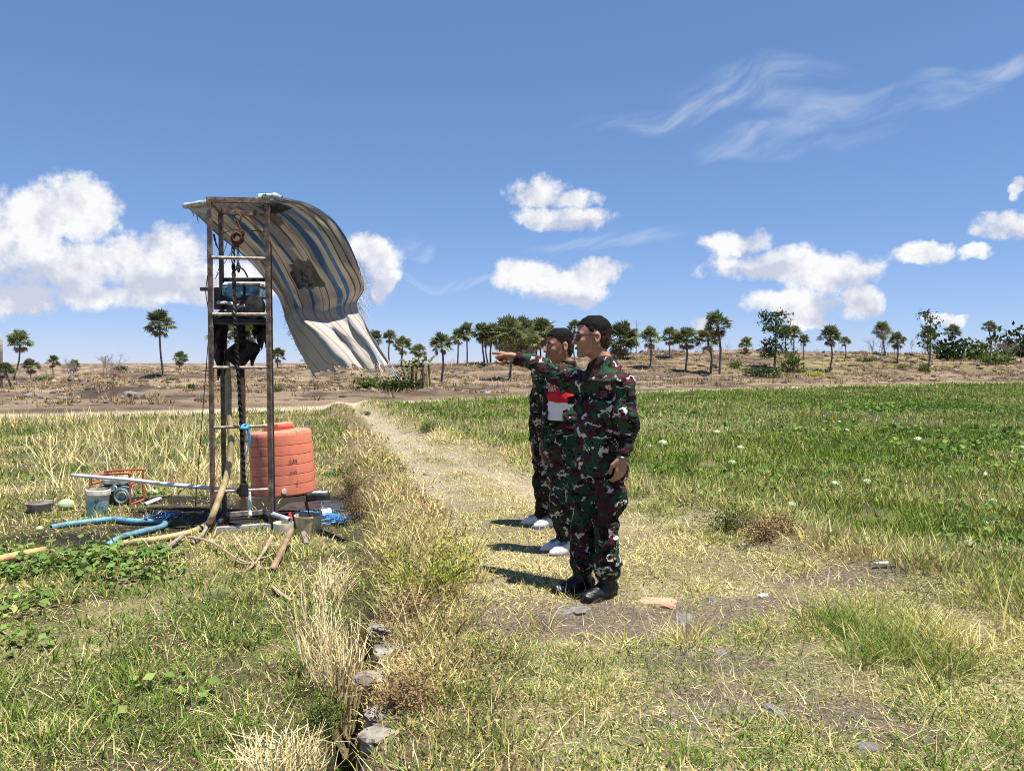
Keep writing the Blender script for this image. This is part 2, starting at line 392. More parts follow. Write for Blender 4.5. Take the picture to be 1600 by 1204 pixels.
# ------------------------------------------------------------------ ground vegetation ("stuff"): every blade is real geometry
def veg_mat(name, transl):
    def fn(n):
        c = n.attr('tint', out='Color')
        df = n.new('ShaderNodeBsdfDiffuse'); n.put(df.inputs[0], c); tr = n.new('ShaderNodeBsdfTranslucent'); n.put(tr.inputs[0], c)
        mx = n.new('ShaderNodeMixShader'); mx.inputs[0].default_value = transl
        n.L.new(df.outputs[0], mx.inputs[1]); n.L.new(tr.outputs[0], mx.inputs[2]); return mx.outputs[0]
    return material(name, fn)
veg_mat('blade', .16); veg_mat('leafy', .18)
material('hill_rock', lambda n: n.prin(n.mix(1.0, n.attr('tint', out='Color'), n.mapr(n.noise(n.coord('Object'), 7, 4), .3, .7, .6, 1.4), 'MULTIPLY'), .95, spec=.1))
PAL = {'grass': [(0, (.115, .195, .032)), (.38, (.345, .35, .11)), (.7, (.56, .47, .185)), (1, (.74, .62, .31))],
       'field': [(0, (.125, .225, .028)), (.30, (.25, .305, .055)), (.6, (.42, .41, .13)), (1, (.62, .52, .28))],
       'weed': [(0, (.10, .13, .04)), (.35, (.25, .20, .08)), (.7, (.40, .29, .15)), (1, (.30, .20, .11))],
       'straw': [(0, (.50, .41, .18)), (.5, (.68, .56, .26)), (1, (.82, .72, .42))],
       'leaf': [(0, (.085, .165, .04)), (.5, (.19, .27, .07)), (1, (.42, .38, .17))],
       'rock': [(0, (.05, .043, .04)), (.6, (.15, .115, .09)), (1, (.30, .24, .18))]}
def tint(pal, u, r):
    st = PAL[pal]; xs = [p for p, _ in st]; u = np.clip(u, 0, 1)
    c = np.column_stack([np.interp(u, xs, [q[i] for _, q in st]) for i in range(3)])
    return c*r[:, None]
class Veg:
    def __init__(s): s.V = []; s.T = []; s.C = []; s.n = 0
    def put(s, V, T, C):
        s.V.append(V.astype(np.float32)); s.T.append(T.astype(np.int32)+s.n); s.C.append(C.astype(np.float32)); s.n += len(V)
    def blades(s, X, Y, hs, ws, dry, nb, rad, h0, h1, wd, lean, curl, pal='grass', seg=3, lod=3.6, pw=1.0, stem=False, spread=.22, y_wide=.75):
        """tufts at X, Y; fewer but wider blades with distance"""
        if len(X) == 0: return
        f = np.minimum(1.0, (lod/np.maximum(Y, .5))**pw); cnt = np.maximum(1, rng.poisson(nb*f)); ti = np.repeat(np.arange(len(X)), cnt); N = len(ti)
        wide = (1/f**y_wide)[ti]
        a = rng.uniform(0, 6.283, N); rr = rad*np.sqrt(rng.uniform(0, 1, N))*ws[ti]
        bx = X[ti]+rr*np.cos(a); by = Y[ti]+rr*np.sin(a); bz = height(bx, by)-.01
        da = a+rng.normal(0, .9, N); ht = rng.uniform(h0, h1, N)*hs[ti]; th = np.abs(rng.normal(lean, lean*.5, N))+.05; cu = curl*rng.uniform(.3, 1.3, N)
        W = wd*wide*rng.uniform(.6, 1.35, N)*.5; ta = rng.uniform(0, 3.14159, N)
        dx, dy = np.cos(da), np.sin(da); sx, sy = np.cos(ta)*W, np.sin(ta)*W
        col = tint(pal, dry[ti]+rng.normal(0, spread, N), rng.uniform(.5, 1.45, N))
        sg = np.where(Y[ti] > 16, 1, np.where(Y[ti] > 7, min(2, seg), seg))
        for q in np.unique(sg):
            m = sg == q; M = m.sum(); px, py, pz, t = bx[m].copy(), by[m].copy(), bz[m].copy(), th[m].copy(); z0 = bz[m]; rows = []
            for k in range(q+1):
                fw = (1-k/q)**.6 if not stem else 1-.6*k/q
                if k == q and not stem: rows.append(np.stack([px, py, pz], -1)[:, None, :])
                else: rows.append(np.stack([np.stack([px-sx[m]*fw, py-sy[m]*fw, pz], -1), np.stack([px+sx[m]*fw, py+sy[m]*fw, pz], -1)], 1))
                L = ht[m]/q; px = px+dx[m]*np.sin(t)*L; py = py+dy[m]*np.sin(t)*L; pz = np.maximum(pz+np.cos(t)*L, z0+.014); t = t+cu[m]/q
            Vv = np.concatenate(rows, 1); K = Vv.shape[1]; b = (np.arange(M)*K)[:, None]; tr = []
            for k in range(q):
                i = 2*k
                tr.append(np.array([i, i+1, i+2]))
                if k < q-1 or stem: tr.append(np.array([i+1, i+3, i+2]))
            T = np.concatenate([b+x[None, :] for x in tr], 0)
            s.put(Vv.reshape(-1, 3), T, np.repeat(col[m], K, 0))
    def leaves(s, X, Y, hs, ws, dry, nl, rad, h, size, pal='leaf', K=8, lobe=.68, lod=6.0, asp=1.0, low=.25, flat=.45, zoff=None):
        f = np.minimum(1.0, (lod/np.maximum(Y, .5))); cnt = np.maximum(1, rng.poisson(nl*f)); ti = np.repeat(np.arange(len(X)), cnt); N = len(ti)
        a = rng.uniform(0, 6.283, N); rr = rad*np.sqrt(rng.uniform(0, 1, N))*ws[ti]; cx = X[ti]+rr*np.cos(a); cy_ = Y[ti]+rr*np.sin(a)
        cz = height(cx, cy_)+h*hs[ti]*rng.uniform(low, 1, N)
        sz = size*rng.uniform(.55, 1.2, N)*(1/f**.6)[ti]*.5
        nv = np.column_stack([rng.normal(0, flat, N), rng.normal(0, flat, N), np.ones(N)]); nv /= np.linalg.norm(nv, axis=1)[:, None]
        t = np.cross(nv, np.column_stack([np.cos(a), np.sin(a), np.full(N, .1)])); t /= np.linalg.norm(t, axis=1)[:, None]; b = np.cross(nv, t)
        c = np.column_stack([cx, cy_, cz]); rows = [c - nv*sz[:, None]*.22]
        for k in range(K):
            an = 6.283*k/K; rd = sz*(1 if k % 2 == 0 else lobe); rows.append(c+(t*math.cos(an)*asp+b*math.sin(an))*rd[:, None]+nv*(rng.normal(0, .12, N)*sz)[:, None])
        Vv = np.stack(rows, 1); B = (np.arange(N)*(K+1))[:, None]
        T = np.concatenate([B+np.array([[0, 1+k, 1+(k+1) % K]]) for k in range(K)], 0)
        s.put(Vv.reshape(-1, 3), T, np.repeat(tint(pal, dry[ti]+rng.normal(0, .15, N), rng.uniform(.7, 1.3, N)), K+1, 0))
    def rocks(s, X, Y, sc, u):
        bm = bmesh.new(); bmesh.ops.create_icosphere(bm, subdivisions=1, radius=.25); bm.verts.index_update()
        v0 = np.array([v.co for v in bm.verts]); f0 = np.array([[v.index for v in f.verts] for f in bm.faces]); bm.free(); N = len(X)
        v = v0[None]*rng.uniform(.65, 1.35, (N, len(v0), 1))*np.stack([rng.uniform(.7, 1.6, N), rng.uniform(.7, 1.4, N), rng.uniform(.4, .9, N)], -1)[:, None, :]*sc[:, None, None]
        v += np.column_stack([X, Y, height(X, Y)])[:, None, :]
        s.put(v.reshape(-1, 3), (f0[None]+(np.arange(N)*len(v0))[:, None, None]).reshape(-1, 3), np.repeat(tint('rock', u, np.ones(N)), len(v0), 0))
    def build(s, name, mat, label, cat):
        V = np.concatenate(s.V); T = np.concatenate(s.T); C_ = np.concatenate(s.C)
        me = mesh_fast(name, V, T); a = me.color_attributes.new('tint', 'FLOAT_COLOR', 'POINT')
        a.data.foreach_set('color', np.column_stack([C_, np.ones(len(C_), np.float32)]).astype(np.float32).ravel())
        o = link(name, me, mat); tag(o, label, cat, kind='stuff'); TRIS[name] = len(T); return o
TRIS = {}
def mesh_fast(name, V, T):
    me = bpy.data.meshes.new(name); m, k = T.shape
    me.vertices.add(len(V)); me.vertices.foreach_set('co', np.ascontiguousarray(V, np.float32).ravel())
    me.loops.add(m*k); me.loops.foreach_set('vertex_index', np.ascontiguousarray(T, np.int32).ravel())
    me.polygons.add(m); me.polygons.foreach_set('loop_start', np.arange(0, m*k, k, dtype=np.int32))
    me.update(calc_edges=True); return me
def cand(N, y0, y1, p, side=.72, pad=.8):
    """world points, thinning with distance as Y**-p"""
    u = rng.uniform(0, 1, N); q = 2-p
    Y = (y0**q + u*(y1**q-y0**q))**(1/q); X = rng.uniform(-1, 1, N)*(side*Y+pad); return X, Y
def U(a, b, N): return rng.uniform(a, b, N)
def nearpeople(X, Y):
    m = np.zeros_like(X)
    for c in (gnd(925, 928), gnd(890, 868), gnd(850, 822)): m = np.maximum(m, np.exp(-(((X-c.x)**2+(Y-c.y)**2)/.32**2)))
    return m
# left field
X, Y = cand(44000, 2.0, 34, 1.1); o, e, w = zones(X, Y); patch = fbm(X*.8, Y*.8, s=61); pat2 = fbm(X*2.6, Y*2.6, s=62)
k = (o < np.where(Y > 4.6, .12, -.12)) & (e < .2) & (U(0, 1, len(X)) > wetmask(X, Y)*.97) & (U(0, 1, len(X)) < .25+.75*sstep(.36, .5, fbm(X*2.1, Y*2.1, s=63))); X, Y, patch, pat2 = X[k], Y[k], patch[k], pat2[k]; N = len(X)
farf = sstep(8, 16, Y); dry = np.clip(.29-.04*farf+(patch-.5)*1.7+(pat2-.5)*1.7+rng.normal(0, .10, N) - .10*sstep(.3, .8, -X/np.maximum(Y, 1)), 0, .95)
hs = U(.4, 1.1, N)*(1+.9*farf)*(.65+.7*pat2); ws = U(.9, 1.5, N)*(1+.4*farf+.02*Y); m = U(0, 1, N) < .5-.3*farf
v = Veg(); v.blades(X[m], Y[m], hs[m], ws[m], dry[m], 34, .14, .03, .10, .0062, .95, 1.0, spread=.3)
v.blades(X[~m], Y[~m], hs[~m], ws[~m], dry[~m], 24, .08, .045, .135, .0065, .45, .8, spread=.28)
v.build('left_field_grass', 'blade', 'patchy green and straw coloured grass of the field left of the track', 'grass')
# straw lying flat
X, Y = cand(14000, 2.0, 14, 1.2); o, e, w = zones(X, Y)
k = (e < 0) & (o < w+.2) & (np.abs(o+.07) > .12) & (U(0, 1, len(X)) < .3+.7*sstep(.4, .6, fbm(X*1.5, Y*1.5, s=66))) & (U(0, 1, len(X)) > wetmask(X, Y)*.8)
X, Y = X[k], Y[k]; N = len(X); v = Veg(); v.blades(X, Y, U(.4, 1, N), U(.6, 1.1, N), U(.1, .9, N), 9, .16, .06, .18, .0045, 1.4, .25, 'straw', 2)
v.build('straw_litter', 'blade', 'dry broken straw lying flat over track and field', 'straw')
# track
X, Y = cand(40000, 2.0, 28, 1.15); o, e, w = zones(X, Y); patch = fbm(X*1.1, Y*1.1, s=71); pat2 = fbm(X*3.2, Y*3.2, s=72)
rut = np.clip(np.exp(-((o-.95)/.2)**2)+np.exp(-((o-w*.62)/.24)**2), 0, 1)*sstep(6, 9, Y)
dens = (1-.7*rut-.92*baremask(X, Y)-.5*nearpeople(X, Y))*(.12+.88*sstep(.38, .54, pat2))
k = (o > .3) & (o < w+.1) & (e < 0) & (U(0, 1, len(X)) < dens); X, Y, patch, pat2 = X[k], Y[k], patch[k], pat2[k]; N = len(X)
dry = np.clip(.35+(patch-.5)*2.0+(pat2-.5)*1.3+rng.normal(0, .10, N)-.12*(1-sstep(3.2, 4.4, Y))+.12*sstep(4.0, 5, Y), 0, 1)
m = U(0, 1, N) < .95; v = Veg(); hs = U(.45, 1.05, N); ws = U(.8, 1.4, N)*(1+.03*Y)
v.blades(X[m], Y[m], hs[m], ws[m], dry[m], 32, .15, .025, .085, .0058, 1.0, .9, spread=.3)
v.blades(X[~m], Y[~m], hs[~m]*.42, ws[~m], dry[~m], 40, .07, .14, .30, .005, .55, .9, seg=4)
v.build('track_grass', 'blade', 'short trampled grass, half dried, on the track', 'grass')
# right field
X, Y = cand(56000, 3.2, 62, .95, .76); o, e, w = zones(X, Y); patch = fbm(X*.55, Y*.9, s=81); pat2 = fbm(X*2.2, Y*2.2, s=82); pat3 = fbm(X*.16, Y*.3, s=83)
k = (o > w-.1) & (e < .6) & (U(0, 1, len(X)) < (.3+.7*sstep(.32, .5, pat2))); X, Y, patch, pat2, pat3, o, w = X[k], Y[k], patch[k], pat2[k], pat3[k], o[k], w[k]; N = len(X)
dry = np.clip(.31+(patch-.5)*1.2+(pat2-.5)*.8+(pat3-.5)*1.2+rng.normal(0, .08, N)+.5*(1-sstep(-.1, 1.0, o-w)), 0, .9)
hs = U(.55, 1.1, N)*(.75+.5*patch); ws = U(.8, 1.3, N)*(1+.03*Y); v = Veg()
v.blades(X, Y, hs, ws, dry, 38, .13, .09, .21, .0085, .3, .6, 'field', lod=5.0)
m = U(0, 1, N) < .18+.3*(pat2 > .54); v.leaves(X[m], Y[m], hs[m], ws[m], dry[m]*.6, 9, .15, .15, .042, 'leaf', K=4, lobe=.5, lod=6, asp=1.5, low=.2, flat=.9)
v.build('right_field_grass', 'blade', 'lush green grass of the melon field right of the track', 'grass')
# right verge
X, Y = cand(38000, 2.0, 26, 1.1); o, e, w = zones(X, Y); cl = fbm(X*1.6, Y*1.6, s=91)
verge = np.exp(-((o-w+.15)/.42)**2)*np.where(Y < 3.6, .9, .75); corner = (Y < 4.45)*.85*sstep(1.3, 2.0, X-.25*(3.6-Y))
tk = np.exp(-(((X-gnd(1020, 1000).x)/.45)**2+((Y-gnd(1020, 1000).y)/.16)**2))*.9
dens = np.maximum(np.maximum(verge, corner), tk)*(.2+.8*sstep(.42, .58, cl))*.5
k = (o > .9) & (e < 0) & (U(0, 1, len(X)) < dens) & (U(0, 1, len(X)) > baremask(X, Y)) & (U(0, 1, len(X)) > 1.2*nearpeople(X, Y)); X, Y = X[k], Y[k]; N = len(X)
dry = np.clip(.52+(fbm(X*1.3, Y*1.3, s=92)-.5)*1.8+rng.normal(0, .1, N), .05, 1); m = U(0, 1, N) < .9; sc = np.where(Y < 3.2, .5, .75); hs = U(.3, .8, N)*sc; ws = U(.7, 1.2, N); v = Veg()
v.blades(X[m], Y[m], hs[m], ws[m], dry[m], 70, .10, .22, .48, .0042, .75, 1.1, seg=4); v.blades(X[~m], Y[~m], hs[~m], ws[~m], dry[~m], 10, .08, .3, .6, .004, .25, .5, 'straw', 4)
v.build('verge_grass', 'blade', 'long tangled tufts of half dry grass along the right verge', 'grass')
# bank between ditch and track
X, Y = cand(52000, 2.0, 24, 1.1, .5, .5); o, e, w = zones(X, Y); cl = fbm(X*1.5, Y*1.5, s=95)
dens = np.exp(-((o-.34)/.30)**2)*(.04+.96*sstep(.42, .60, cl))*.42
k = (U(0, 1, len(X)) < dens) & (o > .04) & (e < 0); X, Y = X[k], Y[k]; N = len(X); v = Veg()
hs = U(.25, .75, N)*np.where(Y < 3.6, .45, .8); ws = U(.7, 1.2, N); dry = np.clip(.60+(fbm(X*1.2, Y*1.2, s=96)-.5)*1.6+rng.normal(0, .12, N), 0, 1); q = U(0, 1, N)
m = q < .42; v.blades(X[m], Y[m], hs[m], ws[m], dry[m], 12, .12, .15, .36, .005, .4, .6, 'weed', stem=True)
v.leaves(X[m], Y[m], hs[m], ws[m], dry[m], 13, .2, .34, .026, 'weed', K=4, lobe=.45, lod=4, asp=1.2, low=.1, flat=1.0)
m = (q >= .42) & (q < .86); v.blades(X[m], Y[m], hs[m], ws[m], dry[m], 40, .09, .18, .42, .0055, .5, 1.0, seg=4)
m = q >= .86; v.blades(X[m], Y[m], hs[m], ws[m], dry[m], 8, .08, .3, .6, .004, .3, .5, 'straw', 4)
v.build('bank_weeds', 'blade', 'brown dry weeds and long grass on the bank beside the ditch', 'weeds')
# straw standing in the left field
X, Y = cand(9000, 6, 30, .9); o, e, w = zones(X, Y)
k = (o < -.6) & (e < -.5) & (U(0, 1, len(X)) < sstep(.50, .64, fbm(X*.45, Y*.6, s=97))) & (U(0, 1, len(X)) > wetmask(X, Y)*1.2) & (Y > 8.3); X, Y = X[k], Y[k]; N = len(X)
v = Veg(); v.blades(X, Y, U(.6, 1.1, N), U(.8, 1.4, N), U(.3, .9, N), 26, .12, .2, .45, .006, .4, .6, 'straw'); v.build('field_straw', 'blade', 'pale dry straw stems standing in the left field', 'straw')
# melon vines
def vinepts(spots, dens):
    P = []
    for (c, rx, ry) in spots:
        m = int(dens*rx*ry*3.14)+1; a = U(0, 6.28, m); r = np.sqrt(U(0, 1, m)); P.append(np.column_stack([c.x+rx*r*np.cos(a), c.y+ry*r*np.sin(a)]))
    P = np.vstack(P); return P[:, 0], P[:, 1]
X, Y = vinepts([(gnd(60, 905, -.15), .9, .45), (gnd(150, 885, -.15), .6, .3), (gnd(20, 950, -.15), .4, .35), (gnd(15, 1010, -.15), .25, .2), (gnd(100, 870, -.15), .8, .3), (gnd(200, 870, -.15), .5, .2), (gnd(255, 1085, -.15), .12, .1), (gnd(215, 780, -.15), .4, .2)], 11); N = len(X)
v = Veg(); v.leaves(X, Y, U(.5, 1.2, N), U(.7, 1.1, N), U(0, .5, N), 18, .24, .11, .058); v.build('left_melon_vines', 'leafy', 'bright green melon vine leaves at the left edge of the field', 'vines')
X, Y = vinepts([(gnd(1570, 805), .8, .5), (gnd(1520, 850), .5, .3), (gnd(1480, 830), .35, .25), (gnd(1585, 850), .4, .3), (gnd(1290, 752), .8, .4), (gnd(1480, 700), 1.6, .9), (gnd(1200, 745), .6, .3), (gnd(1330, 670), 1.5, 1.0), (gnd(1560, 735), 1.3, .6), (gnd(1130, 665), 2.0, 1.0), (gnd(1420, 640), 3, 2), (gnd(1550, 680), 1.6, 1), (gnd(1060, 740), .6, .3), (gnd(1000, 650), 2, 1.5)], 6); N = len(X)
v = Veg(); v.leaves(X, Y, U(.6, 1.2, N), U(.8, 1.3, N), U(0, .35, N), 11, .26, .17, .06, flat=.8); v.build('right_melon_vines', 'leafy', 'dark green clumps of melon vine leaves in the right field', 'vines')
# hillside
N0 = 22000; X, Y = cand(N0, 22, 128, .35, .75, 2); o, e, w = zones(X, Y); t = fbm(X*.25, Y*.5, s=101)
k = (e > 2.8) & (U(0, 1, N0) < .1+.9*sstep(.42, .62, t)); X, Y = X[k], Y[k]; N = len(X); s_ = U(.4, 1.3, N)*np.interp(Y, [20, 120], [.55, 1.25]); m = U(0, 1, N) < .42
v = Veg(); v.rocks(X[m], Y[m], s_[m]*.9, U(0, 1, m.sum())); v.build('hillside_stones', 'hill_rock', 'dark stones scattered over the brown hillside', 'stones')
m = ~m; v = Veg(); v.blades(X[m], Y[m], s_[m], s_[m], U(.45, 1, m.sum()), 12, .35, .15, .5, .06, .5, .7, 'weed', 1, lod=200); v.build('hillside_stubble', 'blade', 'dry stubble and scrub over the brown hillside', 'scrub')
print('TRIS', TRIS, sum(TRIS.values()))
# ------------------------------------------------------------------ trees and shrubs on the hill
def simple(name, c1, c2=None, rough=.8, scale=6, spec=.25, metal=0, bump=0.0, detail=5, lo=.4, hi=.6):
    def fn(n):
        p = n.coord('Object'); f = n.noise(p, scale, detail, .65)
        c = n.mix(n.mapr(f, lo, hi), c1, c2 if c2 else tuple(x*.7 for x in c1))
        return n.prin(c, rough, metal, spec, n.bump(n.noise(p, scale*5, 4), bump, .01) if bump else None)
    return material(name, fn)
def rnd_leaf(name, c1, c2, transl=.25):
    def fn(n):
        f = n.noise(n.coord('Object'), 5.0, 3, .6); oi = n.new('ShaderNodeObjectInfo')
        c = n.mix(n.mapr(f, .35, .65), c1, c2); c = n.mix(1.0, c, n.mapr(oi.outputs['Random'], 0, 1, .8, 1.25), 'MULTIPLY')
        df = n.new('ShaderNodeBsdfDiffuse'); n.put(df.inputs[0], c); tr = n.new('ShaderNodeBsdfTranslucent'); n.put(tr.inputs[0], c)
        mx = n.new('ShaderNodeMixShader'); mx.inputs[0].default_value = transl; n.L.new(df.outputs[0], mx.inputs[1]); n.L.new(tr.outputs[0], mx.inputs[2]); return mx.outputs[0]
    return material(name, fn)
rnd_leaf('palm_leaf', (.10, .13, .05), (.22, .235, .105)); rnd_leaf('palm_dead', (.36, .27, .15), (.20, .14, .08))
rnd_leaf('tree_leaf', (.045, .075, .022), (.10, .14, .045)); rnd_leaf('shrub_leaf', (.06, .10, .025), (.15, .18, .05)); rnd_leaf('yellow_leaf', (.22, .28, .04), (.42, .42, .08))
rnd_leaf('brown_leaf', (.20, .13, .07), (.32, .22, .11)); rnd_leaf('banana_leaf', (.13, .19, .05), (.24, .24, .08)); rnd_leaf('dark_leaf', (.022, .042, .016), (.05, .075, .028))
simple('palm_bark', (.12, .10, .085), (.20, .17, .14), .95, 3); simple('bare_bark', (.30, .26, .23), (.20, .17, .15), .95, 3); simple('grey_bark', (.24, .21, .185), (.15, .125, .11), .95, 3)
def palm_crown(seed, nlive=46, ndead=12):
    r = np.random.default_rng(seed); mb = MB()
    for i in range(nlive+ndead):
        dead = i >= nlive; mb.m = 1 if dead else 0
        a = r.uniform(0, 6.283); e = r.uniform(-.35, 1.45) if not dead else r.uniform(-1.35, -.75)
        d = Vector((math.cos(a)*math.cos(e), math.sin(a)*math.cos(e), math.sin(e))); L = r.uniform(.30, .62) if not dead else r.uniform(.3, .5)
        c = d*L + Vector((0, 0, .0)); sag = Vector((0, 0, -.25 if not dead else -.5)); ax = (d+sag*.6).normalized()
        s = ax.cross(Vector((0, 0, 1))); s = s.normalized() if s.length > .05 else Vector((1, 0, 0)); nn = s.cross(ax)
        s = (s*math.cos(r.uniform(-.6, .6)) + nn*math.sin(r.uniform(-.6, .6))).normalized(); nn = s.cross(ax)
        w = .018; mb.add([-s*w, s*w, c+s*w, c-s*w], [(0, 1, 2, 3)])
        K = 11; Rl = r.uniform(.36, .48)*(1 if not dead else .8); op = 1.95 if not dead else 1.0
        for k in range(K):
            t0 = -op+2*op*k/K; t1 = -op+2*op*(k+.85)/K; tm = (t0+t1)/2; rl = Rl*r.uniform(.85, 1.1)
            f = lambda t, q, up: c + (ax*math.cos(t)+s*math.sin(t))*q + nn*up*abs(math.sin(t))*q
            dr = Vector((0, 0, -.10*rl*r.uniform(.3, 1.5)))
            mb.add([c, f(t0, rl*.6, .25), f(tm, rl, .1)+dr, f(t1, rl*.6, .25)], [(0, 1, 2, 3)])
    me = bpy.data.meshes.new('crown'); me.from_pydata(mb.V, [], mb.F); me.polygons.foreach_set('material_index', np.asarray(mb.M, np.int32))
    me.materials.append(MATS['palm_leaf']); me.materials.append(MATS['palm_dead']); me.update(); return me
CROWN = [palm_crown(900+i, 46+5*(i % 3), 9+4*(i % 4)) for i in range(6)]
def palm(cx, cy_, r, bx, by, label, group='palms on the hillside', thick=1.0, seed=None):
    b = hit(bx, by); Y = b.y; top = at(cx, cy_, Y); Rm = 1.28*r*Y/FPX; seed = int(cx*7+cy_) if seed is None else seed; rr = random.Random(seed)
    t = empty('palm_tree', b, label, 'palm tree', group); h = top-b; tr = max(.055*Rm, .035*Rm+.04)*thick*rr.uniform(.85, 1.2)
    mid = h*.5+Vector((rr.uniform(-.06, .06)*h.z, rr.uniform(-.05, .05)*h.z, 0))
    mb = MB(); pts = spline([Vector((0, 0, -.4)), h*.08, mid, h], 3); k = len(pts)
    mb.tube(pts, [tr*(1.5 if i == 0 else 1.15-.35*i/k)*(1+.06*(i % 2)) for i in range(k)], 7); mb.build('trunk', 'palm_bark', t, smooth=True)
    o = link('crown', CROWN[seed % 6], None, t); o.location = h; o.scale = (Rm*rr.uniform(.98, 1.12), Rm*rr.uniform(.98, 1.12), Rm*rr.uniform(1.0, 1.2)); o.rotation_euler = (rr.uniform(-.15, .15), rr.uniform(-.15, .15), rr.uniform(0, 6.28))
    return t
PALMS = [(31, 535, 17, 22, 592, 'leaning slender palm nearest the left edge of the picture'), (8, 580, 13, 18, 606, 'low dark palm cut off by the left edge of the picture'),
 (48, 573, 12, 48, 592, 'short palm just right of the leaning palm at far left'), (83, 566, 9, 83, 586, 'small palm at far left, between a short palm and the bare thicket'), (115, 572, 9, 115, 583, 'tiny palm in the grey thicket at far left'),
 (249, 508, 21, 255, 590, 'tall lone palm on the left hill, left of the drilling tower'), (281, 561, 11, 281, 573, 'low round palm to the right of the tall lone palm'),
 (348, 522, 22, 352, 578, 'palm seen through the left half of the tower'), (390, 523, 19, 394, 576, 'palm seen through the right half of the tower'), (434, 556, 11, 434, 571, 'low palm crest-side just right of the tower'),
 (585, 530, 12, 587, 566, 'palm half hidden by the tarp end, left of a pair'), (609, 527, 11, 609, 568, 'slim palm right of the tarp end'), (629, 541, 14, 627, 572, 'short palm with forked look, right of the tarp end'),
 (655, 549, 12, 655, 570, 'low palm standing above the banana clump'), (690, 539, 18, 690, 598, 'single stout palm in front of the hill, right of the bananas'),
 (716, 527, 13, 715, 566, 'left palm of the close pair left of the pointing hand'), (729, 520, 13, 730, 566, 'right palm of the close pair left of the pointing hand'),
 (753, 521, 16, 757, 562, 'palm directly above the pointing fingertip, leftmost of the big grove'), (770, 524, 18, 766, 562, 'second palm from the left in the big grove'), (795, 526, 26, 797, 593, 'large palm of the grove, trunk below the pointing wrist'),
 (817, 524, 25, 815, 562, 'middle palm of the big grove above the pointing sleeve'), (838, 526, 25, 838, 562, 'palm of the grove just left of the second man’s face'), (851, 516, 18, 853, 560, 'highest palm of the grove beside the second man’s hair'),
 (898, 512, 11, 898, 555, 'palm peeping between the two men’s heads'), (969, 533, 26, 969, 562, 'dark broad palm right behind the front man’s head'), (983, 526, 9, 986, 553, 'small palm just right of the front man’s head'),
 (1016, 529, 16, 1016, 577, 'palm leftmost of the row right of the front man'), (1047, 527, 13, 1047, 560, 'palm second in the row right of the front man'), (1073, 531, 18, 1071, 582, 'full palm third in the row right of the front man'),
 (1121, 508, 20, 1125, 585, 'tall double-storey palm right of the front man'), (1106, 532, 19, 1111, 584, 'lower palm leaning against the tall double-storey palm'), (1166, 539, 10, 1166, 553, 'small round palm left of the feathery tree'),
 (1228, 518, 10, 1228, 551, 'slim palm touching the right side of the feathery tree'), (1241, 519, 10, 1240, 551, 'twin slim palm right of the feathery tree'), (1256, 532, 9, 1256, 546, 'small palm behind the twin slim palms'),
 (1297, 526, 15, 1297, 581, 'round palm standing alone mid hill on the right'), (1320, 534, 8, 1320, 545, 'little palm on the crest right of the lone round palm'), (1378, 517, 13, 1383, 556, 'palm growing through a bare tree on the right hill'),
 (1402, 533, 12, 1402, 567, 'egg shaped palm in front of the right crest'), (1450, 524, 13, 1454, 563, 'palm under the sparse flat-topped tree on the right'), (1488, 520, 12, 1488, 562, 'palm left of the grey woods at far right'), (1545, 511, 9, 1546, 552, 'slender palm rising above the grey woods at far right')]
for q in PALMS: palm(*q)
for q in ((781, 527, 20, 783, 563, 'grove palm right above the back of the pointing hand'), (806, 533, 21, 806, 566, 'lower grove palm above the black cuff of the pointing arm'), (827, 535, 20, 826, 568, 'lower grove palm above the middle of the pointing sleeve'),
          (842, 522, 20, 845, 561, 'grove palm touching the second man’s forehead'), (760, 530, 14, 762, 563, 'low grove palm just right of the palm above the fingertip')): palm(*q)

